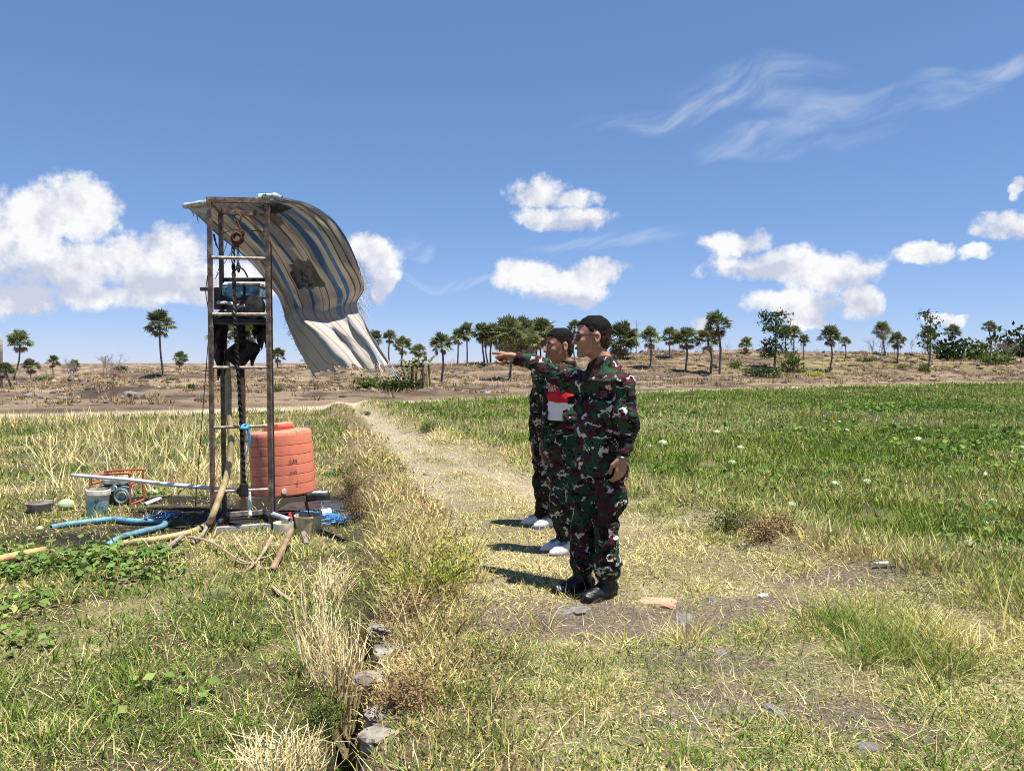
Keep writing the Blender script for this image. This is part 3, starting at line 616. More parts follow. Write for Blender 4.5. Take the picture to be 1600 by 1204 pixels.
def tree_mesh(seed, h, levels, spread, n0, r0, leaf=0, leafsz=.3, droop=0.0, up=.35, conifer=False):
    """recursive branches as thin prisms; leaf quads at the tips (material 1)"""
    r = np.random.default_rng(seed); mb = MB()
    def leafs(p, k):
        mb.m = 1
        for _ in range(k):
            c = p + Vector(r.normal(size=3)*leafsz*.9); d = Vector(r.normal(size=3)*leafsz*.5); q = Vector(r.normal(size=3)*leafsz*.28); mb.add([c-d, c+q, c+d, c-q], [(0, 1, 2, 3)])
        mb.m = 0
    def br(p, d, L, rad_, lev):
        pts = [p]; rs = [rad_]; dd = d.copy()
        for i in range(3):
            dd = (dd+Vector(r.normal(0, .16, 3))+Vector((0, 0, up*.2-droop*.2))).normalized(); pts.append(pts[-1]+dd*L/3); rs.append(rad_*(1-.28*(i+1)))
        mb.tube(pts, rs, 4 if lev > 0 else 6, cap=False)
        if leaf and lev >= levels-1:
            for p_ in pts[1:]: leafs(p_, leaf)
        if lev < levels:
            for j in range(n0):
                t = r.uniform(.3, 1); q = pts[0].lerp(pts[-1], t) if lev else pts[min(3, 1+int(t*2.99))]
                a = r.uniform(0, 6.28); s = Vector((math.cos(a), math.sin(a), r.uniform(-.1, .5))); br(q, (dd*(1-spread)+s*spread).normalized(), L*r.uniform(.5, .75), rad_*.5, lev+1)
    if conifer:
        pts = [Vector((0, 0, 0)), Vector((.02*h, 0, h*.5)), Vector((0, 0, h))]; mb.tube(pts, [r0, r0*.65, r0*.2], 6)
        for i in range(n0):
            t = .22+.78*(i+.5)/n0; z = h*t; L = h*spread*(1.05-.35*t)*r.uniform(.6, 1.15); a = r.uniform(0, 6.28); e = r.uniform(-.05, .45)
            d = Vector((math.cos(a)*math.cos(e), math.sin(a)*math.cos(e), math.sin(e))); p0 = Vector((.02*h*math.sin(3.14*t), 0, z)); p1 = p0+d*L*.6; p2 = p1+d*L*.4+Vector((0, 0, -droop*L*.3))
            mb.tube([p0, p1, p2], [r0*.25, r0*.15, r0*.06], 4, cap=False)
            for s in np.linspace(.3, 1, 6): leafs(p0.lerp(p2, s), leaf)
    else: br(Vector((0, 0, -.1)), Vector((0, 0, 1)), h*.5, r0, 0)
    return mb
def tree(px, py, top, label, name='tree', mats=('grey_bark', 'tree_leaf'), cat='tree', group=None, **kw):
    b = hit(px, py); H = (py-top)*b.y/FPX; mb = tree_mesh(int(px), H, kw.pop('levels', 3), kw.pop('spread', .5), kw.pop('n0', 4), kw.pop('r0', .03)*H, **kw)
    t = empty(name, b, label, cat, group)
    for i, (nm, m) in enumerate((('trunk', mats[0]), ('crown', mats[1]))):
        q = MB(); q.V = mb.V; q.F = [f for f, mi in zip(mb.F, mb.M) if mi == i]; q.M = [0]*len(q.F)
        if q.F: q.build(nm, m, t)
    return t
def L_(px, py, f): return f*hit(px, py).y/FPX
tree(1210, 578, 487, 'tall feathery tree with open flat branches right of the front man', name='feathery_tree', conifer=True, n0=34, spread=.34, leaf=7, leafsz=L_(1210, 578, 3.2), r0=.022, droop=.3)
tree(1452, 572, 487, 'sparse flat-topped tree above a palm on the right hill', name='sparse_tree', conifer=True, n0=16, spread=.26, leaf=5, leafsz=L_(1452, 572, 3.2), r0=.02, droop=.2)
tree(1376, 562, 503, 'bare branching tree around a palm on the right hill', name='bare_tree', mats=('bare_bark', 'tree_leaf'), levels=4, n0=4, spread=.62, r0=.018)
tree(994, 552, 500, 'bare grey tree with level twigs right of the front man’s head', name='bare_tree', mats=('bare_bark', 'tree_leaf'), conifer=True, n0=26, spread=.24, leaf=0, r0=.014)
tree(166, 582, 550, 'round bare grey tree in the thicket at left', name='bare_tree', mats=('bare_bark', 'tree_leaf'), levels=4, n0=5, spread=.7, r0=.02)
tree(440, 572, 546, 'small bare sapling just right of the tower', name='bare_tree', mats=('bare_bark', 'tree_leaf'), levels=3, n0=4, spread=.5, r0=.02)
tree(1094, 566, 530, 'thin bare tree left of the tall double-storey palm', name='bare_tree', mats=('bare_bark', 'tree_leaf'), levels=3, n0=4, spread=.5, r0=.016)
tree(1135, 560, 528, 'thin bare tree right of the tall double-storey palm', name='bare_tree', mats=('bare_bark', 'tree_leaf'), levels=3, n0=4, spread=.5, r0=.016)

def shrub_mesh(seed, n=420, leaf=.13, flat=.7, stems=7):
    r = np.random.default_rng(seed); mb = MB(); cl = [Vector((r.normal(0, .42), r.normal(0, .42), abs(r.normal(.45, .25))*flat)) for _ in range(16)]
    for i in range(stems):
        c = cl[i]; mb.tube([Vector((c.x*.15, c.y*.15, -.05)), c*.55+Vector((0, 0, .05)), c], [.03, .02, .008], 4, cap=False)
    mb.m = 1
    for i in range(n):
        c = cl[r.integers(len(cl))]+Vector(r.normal(0, .17, 3)); c.z = max(c.z, .02); d = Vector(r.normal(size=3)).normalized()*leaf*r.uniform(.5, 1.1); q = d.cross(Vector(r.normal(size=3))).normalized()*leaf*.38
        mb.add([c-d, c+q, c+d, c-q], [(0, 1, 2, 3)])
    out = []
    for k in (0, 1):
        q = MB(); q.V = mb.V; q.F = [f for f, m in zip(mb.F, mb.M) if m == k]; me = bpy.data.meshes.new('shrub'); me.from_pydata(q.V, [], q.F); me.update(); out.append(me)
    return out
SHR = [shrub_mesh(70+i) for i in range(4)]; SHN = [shrub_mesh(90+i, 1500, .055, .8, 12) for i in range(3)]
def shrub(p, w, h, label, leafm='shrub_leaf', src=None, barkm='grey_bark', group='shrubs on the hillside', name='shrub', cat='shrub'):
    s, l = src or SHR[int(abs(p.x*13)) % 4]; t = empty(name, p, label, cat, group)
    for nm, me, m in (('stems', s, barkm), ('foliage', l, leafm)):
        me2 = me.copy(); me2.materials.clear(); o = link(nm, me2, m, t); o.scale = (w, w, h); o.rotation_euler[2] = p.x*3
    return t
for (px, py, w, h, m, lab) in [(575, 607, 50, 28, 'shrub_leaf', 'green shrub at the hill foot below the tarp'), (625, 609, 60, 36, 'dark_leaf', 'dark shrub left of the banana clump'), (600, 608, 34, 20, 'shrub_leaf', 'low shrub between two others at the hill foot'),
   (298, 607, 14, 12, 'shrub_leaf', 'small round bush on the left hill by the tower'), (430, 612, 24, 14, 'shrub_leaf', 'low green bush right behind the tower posts'),
   (1190, 588, 70, 20, 'dark_leaf', 'wide dark green bush below the feathery tree'), (1238, 582, 36, 46, 'shrub_leaf', 'tall leafy shrub right of the feathery tree'), (1275, 588, 30, 12, 'yellow_leaf', 'pale low bushes right of the tall leafy shrub'),
   (1150, 574, 22, 18, 'shrub_leaf', 'shrub between tall palm and feathery tree'), (1487, 562, 64, 50, 'dark_leaf', 'thick dark shrub under the palms at right'), (1445, 582, 16, 24, 'shrub_leaf', 'small upright shrub below the flat-topped tree'),
   (1592, 556, 84, 66, 'dark_leaf', 'large dark round tree at the right edge of the picture'), (1555, 570, 46, 34, 'shrub_leaf', 'green shrub left of the large dark tree at right edge'), (1525, 562, 50, 40, 'shrub_leaf', 'bushy shrub in front of the grey woods at right'),
   (1355, 547, 30, 12, 'dark_leaf', 'flat dark bushes on the crest left of the bare tree'), (755, 573, 12, 12, 'dark_leaf', 'tiny dark bush under the pointing fingertip'), (545, 575, 26, 16, 'shrub_leaf', 'bush on the crest seen past the tarp tail'),
   (470, 572, 22, 18, 'shrub_leaf', 'bush on the crest left of the tarp tail'), (270, 596, 22, 8, 'dark_leaf', 'dark scrub under the tall lone palm'), (190, 580, 22, 14, 'dark_leaf', 'dark bush on the left crest'),
   (70, 594, 24, 12, 'shrub_leaf', 'low bush among the small palms at far left'), (225, 572, 22, 14, 'shrub_leaf', 'bush on the crest left of the tall lone palm'), (1410, 575, 26, 8, 'shrub_leaf', 'flat scrub below the egg shaped palm')]:
    p = hit(px, py); k = p.y/FPX; shrub(p, w*k*.62, h*k*.85, lab, m)
# banana clump
bc = hit(652, 606); k = bc.y/FPX; t = empty('banana_plant', bc, 'clump of banana plants with yellowing stems below the hill', 'banana plant'); mb = MB(); r = random.Random(5)
for i in range(11):
    x, y = r.uniform(-22, 22)*k, r.uniform(-10, 10)*k; h = r.uniform(22, 40)*k; mb.tube([(x, y, -.1), (x+r.uniform(-3, 3)*k, y, h)], [2.4*k, 1.4*k], 6)
mb.build('stem', simple('banana_stem', (.42, .33, .16), (.26, .24, .10), .8, 3), t); mb = MB()
for i in range(46):
    a = r.uniform(0, 6.28); x, y, z = r.uniform(-22, 22)*k, r.uniform(-8, 8)*k, r.uniform(20, 44)*k; L = r.uniform(12, 24)*k; d = Vector((math.cos(a), math.sin(a)*.6, r.uniform(-.2, 1.1))).normalized(); s = d.cross(Vector((0, 0, 1))).normalized()*3.4*k
    p = Vector((x, y, z)); pts = [p, p+d*L*.45, p+d*L*.8+Vector((0, 0, -3*k)), p+d*L+Vector((0, 0, -9*k))]
    mb.add([pts[0], pts[1]-s, pts[1]+s, pts[2]-s*.8, pts[2]+s*.8, pts[3]], [(0, 1, 2), (1, 3, 4, 2), (3, 5, 4)])
mb.build('leaf_mass', 'banana_leaf', t)
# grey leafless thicket on the crest: nobody could count it
mb = MB(); src = [tree_mesh(40+i, 1.0, 3, .55, 4, .016) for i in range(5)]; r = random.Random(3); bt = Veg()
srcs = [(np.array([tuple(v) for v in q.V]), q.F) for q in src]; TV = []; TF = []; nb = 0
def thick(x0, x1, y0, y1, h0, h1, N, back=6):
    global nb
    for _ in range(N):
        px = r.uniform(x0, x1); t_ = (px-x0)/(x1-x0); b = hit(px, y0+(y1-y0)*t_+r.uniform(1, 5)); k = b.y/FPX; H = r.uniform(h0, h1)*k; v, f = srcs[r.randrange(5)]; a = r.uniform(0, 6.28)
        c, s = math.cos(a), math.sin(a); x, y, z = v[:, 0]*H, v[:, 1]*H, v[:, 2]*H*1.1; TV.append(np.column_stack([c*x-s*y+b.x, s*x+c*y+b.y, z+b.z])); TF.extend([tuple(i+nb for i in q) for q in f]); nb += len(v)
thick(0, 190, 603, 580, 18, 42, 24); thick(1330, 1600, 550, 556, 14, 40, 26); thick(1500, 1600, 554, 556, 25, 50, 10); thick(1000, 1330, 552, 550, 8, 20, 16); thick(640, 760, 570, 566, 8, 18, 7); thick(205, 330, 577, 575, 6, 22, 10)
me = bpy.data.meshes.new('bare_thicket'); me.from_pydata(np.vstack(TV).tolist(), [], TF); tag(link('bare_thicket', me, 'bare_bark'), 'grey leafless thicket along the crest of the hill', 'thicket', kind='stuff')

# ------------------------------------------------------------------ drilling tower
GL = -0.15
def rusty(n):
    p = n.coord('Object'); f = n.noise(p, 14, 6, .7); g = n.noise(p, 60, 4, .7)
    c = n.ramp(f, [(.3, (.045, .032, .026)), (.48, (.12, .075, .055)), (.6, (.22, .16, .125)), (.72, (.33, .29, .25))])
    return n.prin(c, n.mapr(g, .3, .7, .45, .85), .25, .4, n.bump(g, .5, .004))
material('rusty_steel', rusty)
def pale_steel(n):
    p = n.coord('Object'); f = n.noise(p, 20, 6, .7); c = n.ramp(f, [(.3, (.10, .075, .06)), (.5, (.30, .24, .20)), (.7, (.52, .47, .42))]); return n.prin(c, .6, .3, .4, n.bump(f, .4, .004))
material('pale_steel', pale_steel)
simple('black_grease', (.012, .011, .011), (.03, .026, .022), .5, 20); simple('dark_iron', (.035, .03, .027), (.08, .065, .055), .55, 15, .4, .4, .4)
simple('grimy_blue', (.15, .36, .48), (.07, .11, .13), .55, 12, .4, 0, .3); simple('pale_grime', (.62, .64, .62), (.28, .27, .25), .6, 14, .4); simple('rust_red', (.17, .065, .04), (.07, .035, .028), .75, 18, .3, .3, .5)
def concrete_(n):
    p = n.coord('Object'); f = n.noise(p, 9, 7, .7); return n.prin(n.ramp(f, [(.3, (.16, .145, .125)), (.6, (.42, .39, .34))]), .95, spec=.15, normal=n.bump(n.noise(p, 40, 5), .8, .01))
material('concrete', concrete_)
FLb, FRb, RLb = gnd(333, 833, GL), gnd(424, 826, GL), gnd(351, 813, GL); RRb = at(427, 809, RLb.y+.15); RRb.z = GL
FLt, FRt = at(327, 312, FLb.y), at(417, 314, FRb.y); dRL = RLb-FLb; RLt = FLt+dRL*.95; RRt = FRt+(RRb-FRb)*.95; RLt.z = RRt.z = FLt.z
TW = empty('drilling_tower', (FLb+FRb+RLb+RRb)/4, 'rusty steel ladder tower with cross rungs carrying an engine', 'drilling tower')
def tw(name, pts, r, mat='rusty_steel', sq=False, seg=10, parent=None):
    mb = MB(); mb.tube([rel(TW, p) for p in pts], r, seg, sq=sq); return mb.build(name, mat, parent or TW, smooth=not sq)
def on(b, t, py):        # point on a leaning post at a picture height
    lo, hi = 0., 1.
    for _ in range(30):
        m = (lo+hi)/2; p = b.lerp(t, m); d = Vector(p)-Vector((0, 0, CAM_Z)); yy = 602-FPX*((d.z*math.cos(PITCH)+d.y*math.sin(PITCH))/(d.y*math.cos(PITCH)-d.z*math.sin(PITCH)))
        if yy > py: lo = m
        else: hi = m
    return b.lerp(t, (lo+hi)/2)
dn = Vector((0, 0, -.12))
for b, t_, r0 in ((FLb, FLt, .018), (FRb, FRt, .019), (RLb, RLt, .018), (RRb, RRt, .017)): tw('post', [b+dn, t_], r0, sq=True)
for (yl, yr, r0) in ((402, 404, .015), (491, 491, .017), (574, 574, .014), (668, 665, .014), (768, 764, .014)):
    tw('rung', [on(FLb, FLt, yl), on(FRb, FRt, yr)], r0, 'pale_steel')
tw('top_beam', [FLt+Vector((-.03, 0, .0)), FRt+Vector((.03, 0, .0))], .023, sq=True); tw('top_beam', [RLt, RRt], .022, sq=True)
tw('side_beam', [FLt, RLt], .018, sq=True); tw('side_beam', [FRt, RRt], .018, sq=True)
for py in (437, 500): tw('platform_beam', [on(RLb, RLt, py), on(RRb, RRt, py)], .026 if py > 450 else .018, 'black_grease', sq=True)
for (a, b) in (((FLb, FLt), (RLb, RLt)), ((FRb, FRt), (RRb, RRt))):
    p = on(a[0], a[1], 496); q = b[0].lerp(b[1], (p.z-GL)/(b[1].z-GL)); tw('platform_beam', [p, q], .024, 'black_grease', sq=True)
p0 = on(FLb, FLt, 497); q0 = on(FRb, FRt, 497); zpl = p0.z
mb = MB(); a_ = [Vector((c.x, c.y, zpl)) for c in (FLb.lerp(FLt, .7), FRb.lerp(FRt, .7), RRb.lerp(RRt, .7), RLb.lerp(RLt, .7))]; a_ = [rel(TW, v) for v in a_]; mb.add(a_+[v+Vector((0, 0, -.05)) for v in a_], [(0, 1, 2, 3), (7, 6, 5, 4), (0, 4, 5, 1), (1, 5, 6, 2), (2, 6, 7, 3), (3, 7, 4, 0)]); mb.build('platform', 'black_grease', TW)
tw('base_beam', [FLb+Vector((0, 0, .02)), FRb+Vector((0, 0, .02))], .034, 'concrete', sq=True); tw('base_beam', [RLb+Vector((0, 0, .06)), RRb+Vector((0, 0, .06))], .02, 'pale_steel', sq=True); tw('base_beam', [RLb+Vector((0, 0, .03)), FLb+Vector((0, 0, .03))], .02, 'dark_iron', sq=True); tw('base_beam', [RRb+Vector((0, 0, .03)), FRb+Vector((0, 0, .03))], .02, 'dark_iron', sq=True)
mb = MB(); mb.box(rel(TW, on(FLb, FLt, 452))+Vector((-.05, -.02, 0)), (.06, .03, .03)); mb.build('bracket', 'dark_iron', TW); tw('guy_wire', [on(FLb, FLt, 430)+Vector((-.01, -.03, 0)), at(321, 455, 7.0), at(328, 500, 7.02), FLb+Vector((-.28, .25, 0))], .004, 'black_grease')
mc = (FLb+FRb+RLb+RRb)/4
# engine on the platform
CY = mc.y; EN = empty('diesel_engine', Vector((mc.x-.01, CY, zpl)), 'grimy blue diesel engine sitting on the tower platform', 'engine')
def en(name, mat, fn, bev=0, smooth=False):
    mb = MB(); fn(mb); return mb.build(name, mat, EN, bevel=bev, smooth=smooth)
en('fuel_tank', 'grimy_blue', lambda m: (m.box((-.05, 0, .265), (.20, .26, .10)), m.box((-.05, 0, .205), (.17, .22, .04))), .02)
en('tank_cap', 'pale_grime', lambda m: (m.box((-.05, 0, .325), (.19, .25, .025)), m.lathe([(.025, .33), (.025, .36), (0, .36)], (-.05, -.03, 0), 12)), .01)
rd = en('radiator', 'grimy_blue', lambda m: m.box((.13, 0, .26), (.13, .24, .11)), .012)
mb = MB(); mb.box((.125, 0, .325), (.15, .26, .022)); o = mb.build('radiator_cap', simple('rust_tan', (.45, .33, .24), (.24, .14, .10), .7, 10), rd)
en('crankcase', 'dark_iron', lambda m: (m.box((.03, 0, .10), (.28, .26, .16)), m.box((-.02, 0, .19), (.30, .22, .05)), m.lathe([(.05, -.16), (.055, -.1), (.055, .0)], (.07, 0, .12), 14, Matrix.Rotation(R(90), 3, 'X')), m.box((-.14, 0, .06), (.12, .2, .05))), .014)
en('flywheel', 'dark_iron', lambda m: (m.lathe([(0, -.03), (.10, -.03), (.115, -.015), (.115, .03), (.08, .035), (0, .035)], (.145, -.15, .115), 24, Matrix.Rotation(R(90), 3, 'X')),), 0, True)
en('muffler', 'black_grease', lambda m: (m.tube([(-.19, -.05, .30), (-.19, -.05, .10)], .06, 14), m.tube([(-.19, -.05, .13), (-.12, -.08, .12), (-.02, -.08, .16)], .022, 8), m.tube([(-.20, .05, .04), (-.05, -.10, .05)], .03, 8)), 0, True)
en('exhaust_pipe', 'pale_grime', lambda m: m.tube([(-.18, -.15, .155), (-.08, -.17, .15), (-.03, -.16, .14)], .016, 8), 0, True)
en('oil_filter', 'pale_grime', lambda m: m.tube([(.0, -.15, .11), (.09, -.16, .125)], .03, 12), 0, True)
en('mount_rail', 'black_grease', lambda m: (m.box((0, -.1, .012), (.46, .05, .025)), m.box((0, .1, .012), (.46, .05, .025))))
# hoist: hook, pulley block, chain
px_top = at(371, 335, CY); HO = empty('chain_hoist', at(371, 372, CY), 'rusty pulley block and chain hanging under the tower top', 'hoist')
mb = MB(); mb.torus(rel(HO, at(371, 340, CY)), .035, .008, Matrix.Rotation(R(90), 3, 'X')); mb.tube([rel(HO, at(371, 345, CY)), rel(HO, at(375, 358, CY))], .011, 8); mb.build('hook', 'rust_red', HO, smooth=True)
mb = MB(); rt = Matrix.Rotation(R(8), 3, 'Y') @ Matrix.Rotation(R(90), 3, 'X'); mb.torus((0, 0, 0), .045, .022, rt, 24, 10); mb.torus((.005, -.03, .005), .04, .012, rt, 20, 8); mb.box((.035, 0, .045), (.06, .05, .03)); mb.box((-.02, 0, -.06), (.05, .05, .05)); mb.build('pulley', 'rust_red', HO, smooth=True)
def chain_links(mb, pts, sz=.012, rad_=.0035):
    P = spline(pts, 30); L = 0; last = P[0]; k = 0
    for p in P[1:]:
        L += (p-last).length; last = p
        if L > sz*1.5:
            L = 0; k += 1; mb.torus(p, sz, rad_, Matrix.Rotation(R(90)*(k % 2), 3, 'Z') @ Matrix.Rotation(R(90), 3, 'X'), 8, 5, 1.0)
mb = MB(); chain_links(mb, [rel(HO, at(372, 385, CY)), rel(HO, at(372, 410, CY))]); chain_links(mb, [rel(HO, at(372, 408, CY)), rel(HO, at(373, 424, CY))], .018, .008); mb.tube([rel(HO, q) for q in spline([at(366, 424, CY), at(373, 418, CY), at(381, 422, CY), at(387, 433, CY)], 5)], .008, 6); mb.build('chain', 'black_grease', HO)
mb = MB(); mb.tube([rel(HO, on(RLb, RLt, 366)), rel(HO, at(362, 359, CY)), rel(HO, at(420, 362, CY))], .004, 6); mb.build('wire', 'black_grease', HO)
mb = MB(); mb.tube([rel(HO, at(355, 378, CY)), rel(HO, at(338, 432, CY))], .003, 5); mb.tube([rel(HO, at(362, 392, CY)), rel(HO, at(336, 436, CY))], .003, 5); mb.build('cord', 'dark_iron', HO)
mb = MB(); mb.tube([rel(HO, q) for q in spline([at(334, 366, CY), at(338, 382, CY), at(345, 394, CY)], 4)], [.012, .010, .012, .007, .010, .006, .007, .004, .003], 6); mb.build('loose_rag', 'black_grease', HO)
# long rope down to the drill head
RP = empty('drill_rope', at(378, 770, CY), 'long dark twisted rope hanging down the middle of the tower', 'rope')
def twisted(mb, pts, r=.010, turns=9.0):
    P = spline(pts, 60)
    for s in (0, 3.14):
        mb.tube([p+Vector((math.cos(i*.55+s), math.sin(i*.55+s), 0))*r*.8 for i, p in enumerate(P)], r, 5)
mb = MB(); F0 = CY-.32; twisted(mb, [rel(RP, at(364, 382, CY-.05)), rel(RP, at(367, 490, F0)), rel(RP, at(371, 560, F0)), rel(RP, at(377, 665, F0)), rel(RP, at(382, 765, F0))], .011); mb.build('rope', 'black_grease', RP)
mb = MB(); mb.tube([rel(RP, at(381, 755, F0)), rel(RP, at(381, 775, F0))], [.04, .045], 10); mb.box(rel(RP, at(379, 766, F0)), (.09, .06, .06)); mb.build('drill_head', 'black_grease', RP, bevel=.008)
# drill pipe with hanging cloth and gearbox
DP = empty('drill_pipe', Vector((mc.x+.0, CY+.05, GL)), 'tan vertical drill pipe with black greasy drive head', 'pipe')
simple('tan_pipe', (.42, .24, .13), (.28, .16, .09), .6, 8)
mb = MB(); mb.tube([rel(DP, at(379, 590, CY+.05)), rel(DP, at(380, 788, CY-.02)+Vector((0, 0, -.05)))], .026, 14); mb.build('pipe', 'tan_pipe', DP, smooth=True)
mb = MB(); mb.tube([rel(DP, at(376, 497, CY+.05)), rel(DP, at(378, 592, CY+.05))], [.032, .026], 12); mb.tube([rel(DP, at(376, 505, CY+.05)), rel(DP, at(377, 530, CY+.05))], .045, 12); mb.box(rel(DP, at(380, 540, CY+.05)), (.13, .12, .14), Matrix.Rotation(.3, 3, 'Y')); mb.box(rel(DP, at(382, 522, CY+.05)), (.09, .1, .05)); mb.build('drive_head', 'black_grease', DP, bevel=.012)
def rag(name, parent, c, w, h, seed, mat='black_grease'):
    r = np.random.default_rng(seed); nx, ny = 7, 9; V = []; F = []
    for j in range(ny):
        for i in range(nx):
            u = i/(nx-1)-.5; v_ = j/(ny-1); V.append(Vector(c)+Vector((u*w*(.5+.9*math.sin(v_*2.6+.3)) + .02*math.sin(v_*5+seed), .05*math.sin(u*9+v_*4+seed), -v_*h*(1+.25*math.sin(i*2.4+seed)))))
    F = [(j*nx+i, j*nx+i+1, (j+1)*nx+i+1, (j+1)*nx+i) for j in range(ny-1) for i in range(nx-1)]; mb = MB(); mb.add(V, F); o = mb.build(name, mat, parent, smooth=True); s = o.modifiers.new('thick', 'SOLIDIFY'); s.thickness = .008; return o
rag('black_cloth', DP, rel(DP, at(381, 535, CY-.05)), .22, .20, 2); 
t = empty('hanging_rag', at(404, 505, CY-.1), 'black rag dangling at the right below the tower platform', 'rag'); rag('cloth', t, (0, 0, 0), .10, .12, 5); rag('cloth', t, (.05, 0, 0), .06, .20, 7)
t = empty('hanging_rag', at(343, 502, CY-.05), 'long black rag hanging at the left below the tower platform', 'rag'); rag('cloth', t, (0, 0, 0), .12, .42, 9); mb = MB(); mb.tube([Vector((-.03, 0, -.2)), Vector((-.02, 0, -.55))], .008, 6); mb.build('cord', 'black_grease', t)
# yellow hose, blue hose, white pipe
def hosemat(name, c1, c2, rib=0):
    def fn(n):
        p = n.coord('Object'); f = n.noise(p, 7, 6, .7); c = n.mix(n.mapr(f, .4, .62), c1, c2); h = n.noise(p, 70, 3); return n.prin(c, .55, 0, .4, n.bump(h, .4, .004))
    return material(name, fn)
hosemat('yellow_hose', (.47, .36, .17), (.28, .22, .12)); hosemat('blue_hose', (.14, .35, .48), (.10, .19, .23)); hosemat('white_pvc', (.72, .74, .76), (.55, .56, .56)); hosemat('grey_pvc', (.42, .47, .50), (.27, .30, .31))
def hz(px, py, lift=.0, z=GL): p = gnd(px, py, z); p.z = zat(p.x, p.y)+lift; return p
def tube_thing(name, pts, r, mat, label, cat, n_=10, seg=12, ribs=False):
    pts = spline(pts, n_); b = Vector(min(pts, key=lambda p: p.z)); t = empty(name, b, label, cat); mb = MB()
    rr = [r*(1+.10*(i % 2)) for i in range(len(pts))] if ribs else r
    mb.tube([p-b for p in pts], rr, seg, cap=False); o = mb.build('tube', mat, t, smooth=True)
    if not ribs: s = o.modifiers.new('wall', 'SOLIDIFY'); s.thickness = .006
    return t
tube_thing('yellow_hose', [at(352, 545, CY), at(357, 600, CY), at(357, 640, CY-.1), at(361, 690, CY-.15), at(355, 740, CY-.25), at(340, 785, CY-.40), at(329, 812, CY-.45), hz(322, 826, .03), hz(295, 838, .03), hz(240, 848, .03), hz(200, 852, .03), hz(180, 853, .0)], .029, 'yellow_hose', 'thick tan yellow hose coming down the tower and lying on the grass', 'hose')
tube_thing('blue_hose', [hz(80, 828, .02), hz(105, 824, .03), hz(140, 820, .035), hz(175, 817, .035), hz(215, 821, .035), hz(245, 821, .035), hz(258, 823, .035), hz(252, 829, .035), hz(225, 836, .035), hz(190, 844, .03), hz(168, 850, -.01)], .027, 'blue_hose', 'ribbed blue suction hose folded back on itself on the ground', 'hose', 14, 12, True)
tube_thing('white_pipe', [at(112, 742, 8.1), at(200, 749, 7.95), at(270, 757, 7.8), at(388, 767, 7.62)], .020, 'white_pvc', 'long white plastic pipe slanting from the pump to the tower', 'pipe', 4, 14)
tube_thing('white_pipe', [hz(226, 793, .02), hz(250, 785, .03)], .022, 'white_pvc', 'short offcut of white pipe lying on the mud', 'pipe', 3, 14)
tube_thing('standing_pipe', [at(389, 765, CY-.2), at(390, 790, CY-.2), at(391, 806, CY-.22)], .018, 'white_pvc', 'short white pipe standing under the drill head', 'pipe', 4, 12)
tube_thing('grey_pipe', [at(417, 800, 7.15), at(438, 807, 7.0), at(453, 812, 6.9)], .024, 'grey_pvc', 'grey pipe stub running from tower foot to the cream bucket', 'pipe', 3, 12)
simple('blue_plastic', (.06, .26, .62), (.10, .36, .72), .4, 9)
def tangle(name, c, w, d, h, n_, mat, label, r=.004, seed=1, cat='twine'):
    rr = random.Random(seed); t = empty(name, c, label, cat); mb = MB()
    for i in range(n_):
        pts = [Vector((rr.uniform(-w, w), rr.uniform(-d, d), rr.uniform(0, h)))]
        for k in range(4): pts.append(pts[-1]+Vector((rr.uniform(-w, w)*.7, rr.uniform(-d, d)*.7, rr.uniform(-h, h)*.4)))
        for p in pts: p.z = max(.004, min(h, p.z))
        mb.tube(spline(pts, 4), r, 4, cap=False)
    mb.build('strands', mat, t); return t
tangle('blue_twine', hz(252, 819, .02), .09, .06, .08, 34, simple('blue_net', (.02, .07, .22), (.04, .14, .34), .7, 9), 'dark blue net bunched around the bend of the blue hose', .005, 2, 'net')
tangle('blue_twine', hz(530, 818, .02), .11, .10, .06, 40, 'blue_plastic', 'bright blue plastic twine heaped beside the buckets', .004, 3); tangle('blue_twine', hz(490, 806, .02), .14, .08, .03, 8, 'blue_plastic', 'loose blue twine stretched out behind the cream bucket', .004, 4)
t = empty('blue_lashing', at(382, 668, F0-.02), 'bright blue cord knotted round a rung and the rope', 'lashing'); mb = MB(); mb.torus((0, 0, 0), .028, .014, None, 14, 8); mb.torus((.005, 0, .012), .026, .012, Matrix.Rotation(.5, 3, 'X'), 14, 8); mb.build('knot', 'blue_plastic', t, smooth=True); mb = MB()
for i in range(3): mb.tube(spline([Vector((.02+.006*i, 0, 0)), Vector((.035+.008*i, 0, -.1)), Vector((.03-.012*i, 0, -.2-.03*i))], 5), .005, 5)
mb.build('loose_end', 'blue_plastic', t)
t = empty('green_lashing', at(411, 311, FRb.y), 'pale green cord lashing the tarp to the tower top', 'lashing'); mb = MB()
for i in range(5): mb.torus((-.03+.012*i, 0, 0), .045, .005, Matrix.Rotation(R(90), 3, 'Y') @ Matrix.Rotation(.15*i, 3, 'X'), 14, 5)
mb.build('turns', simple('pale_green', (.35, .52, .42), None, .6), t)

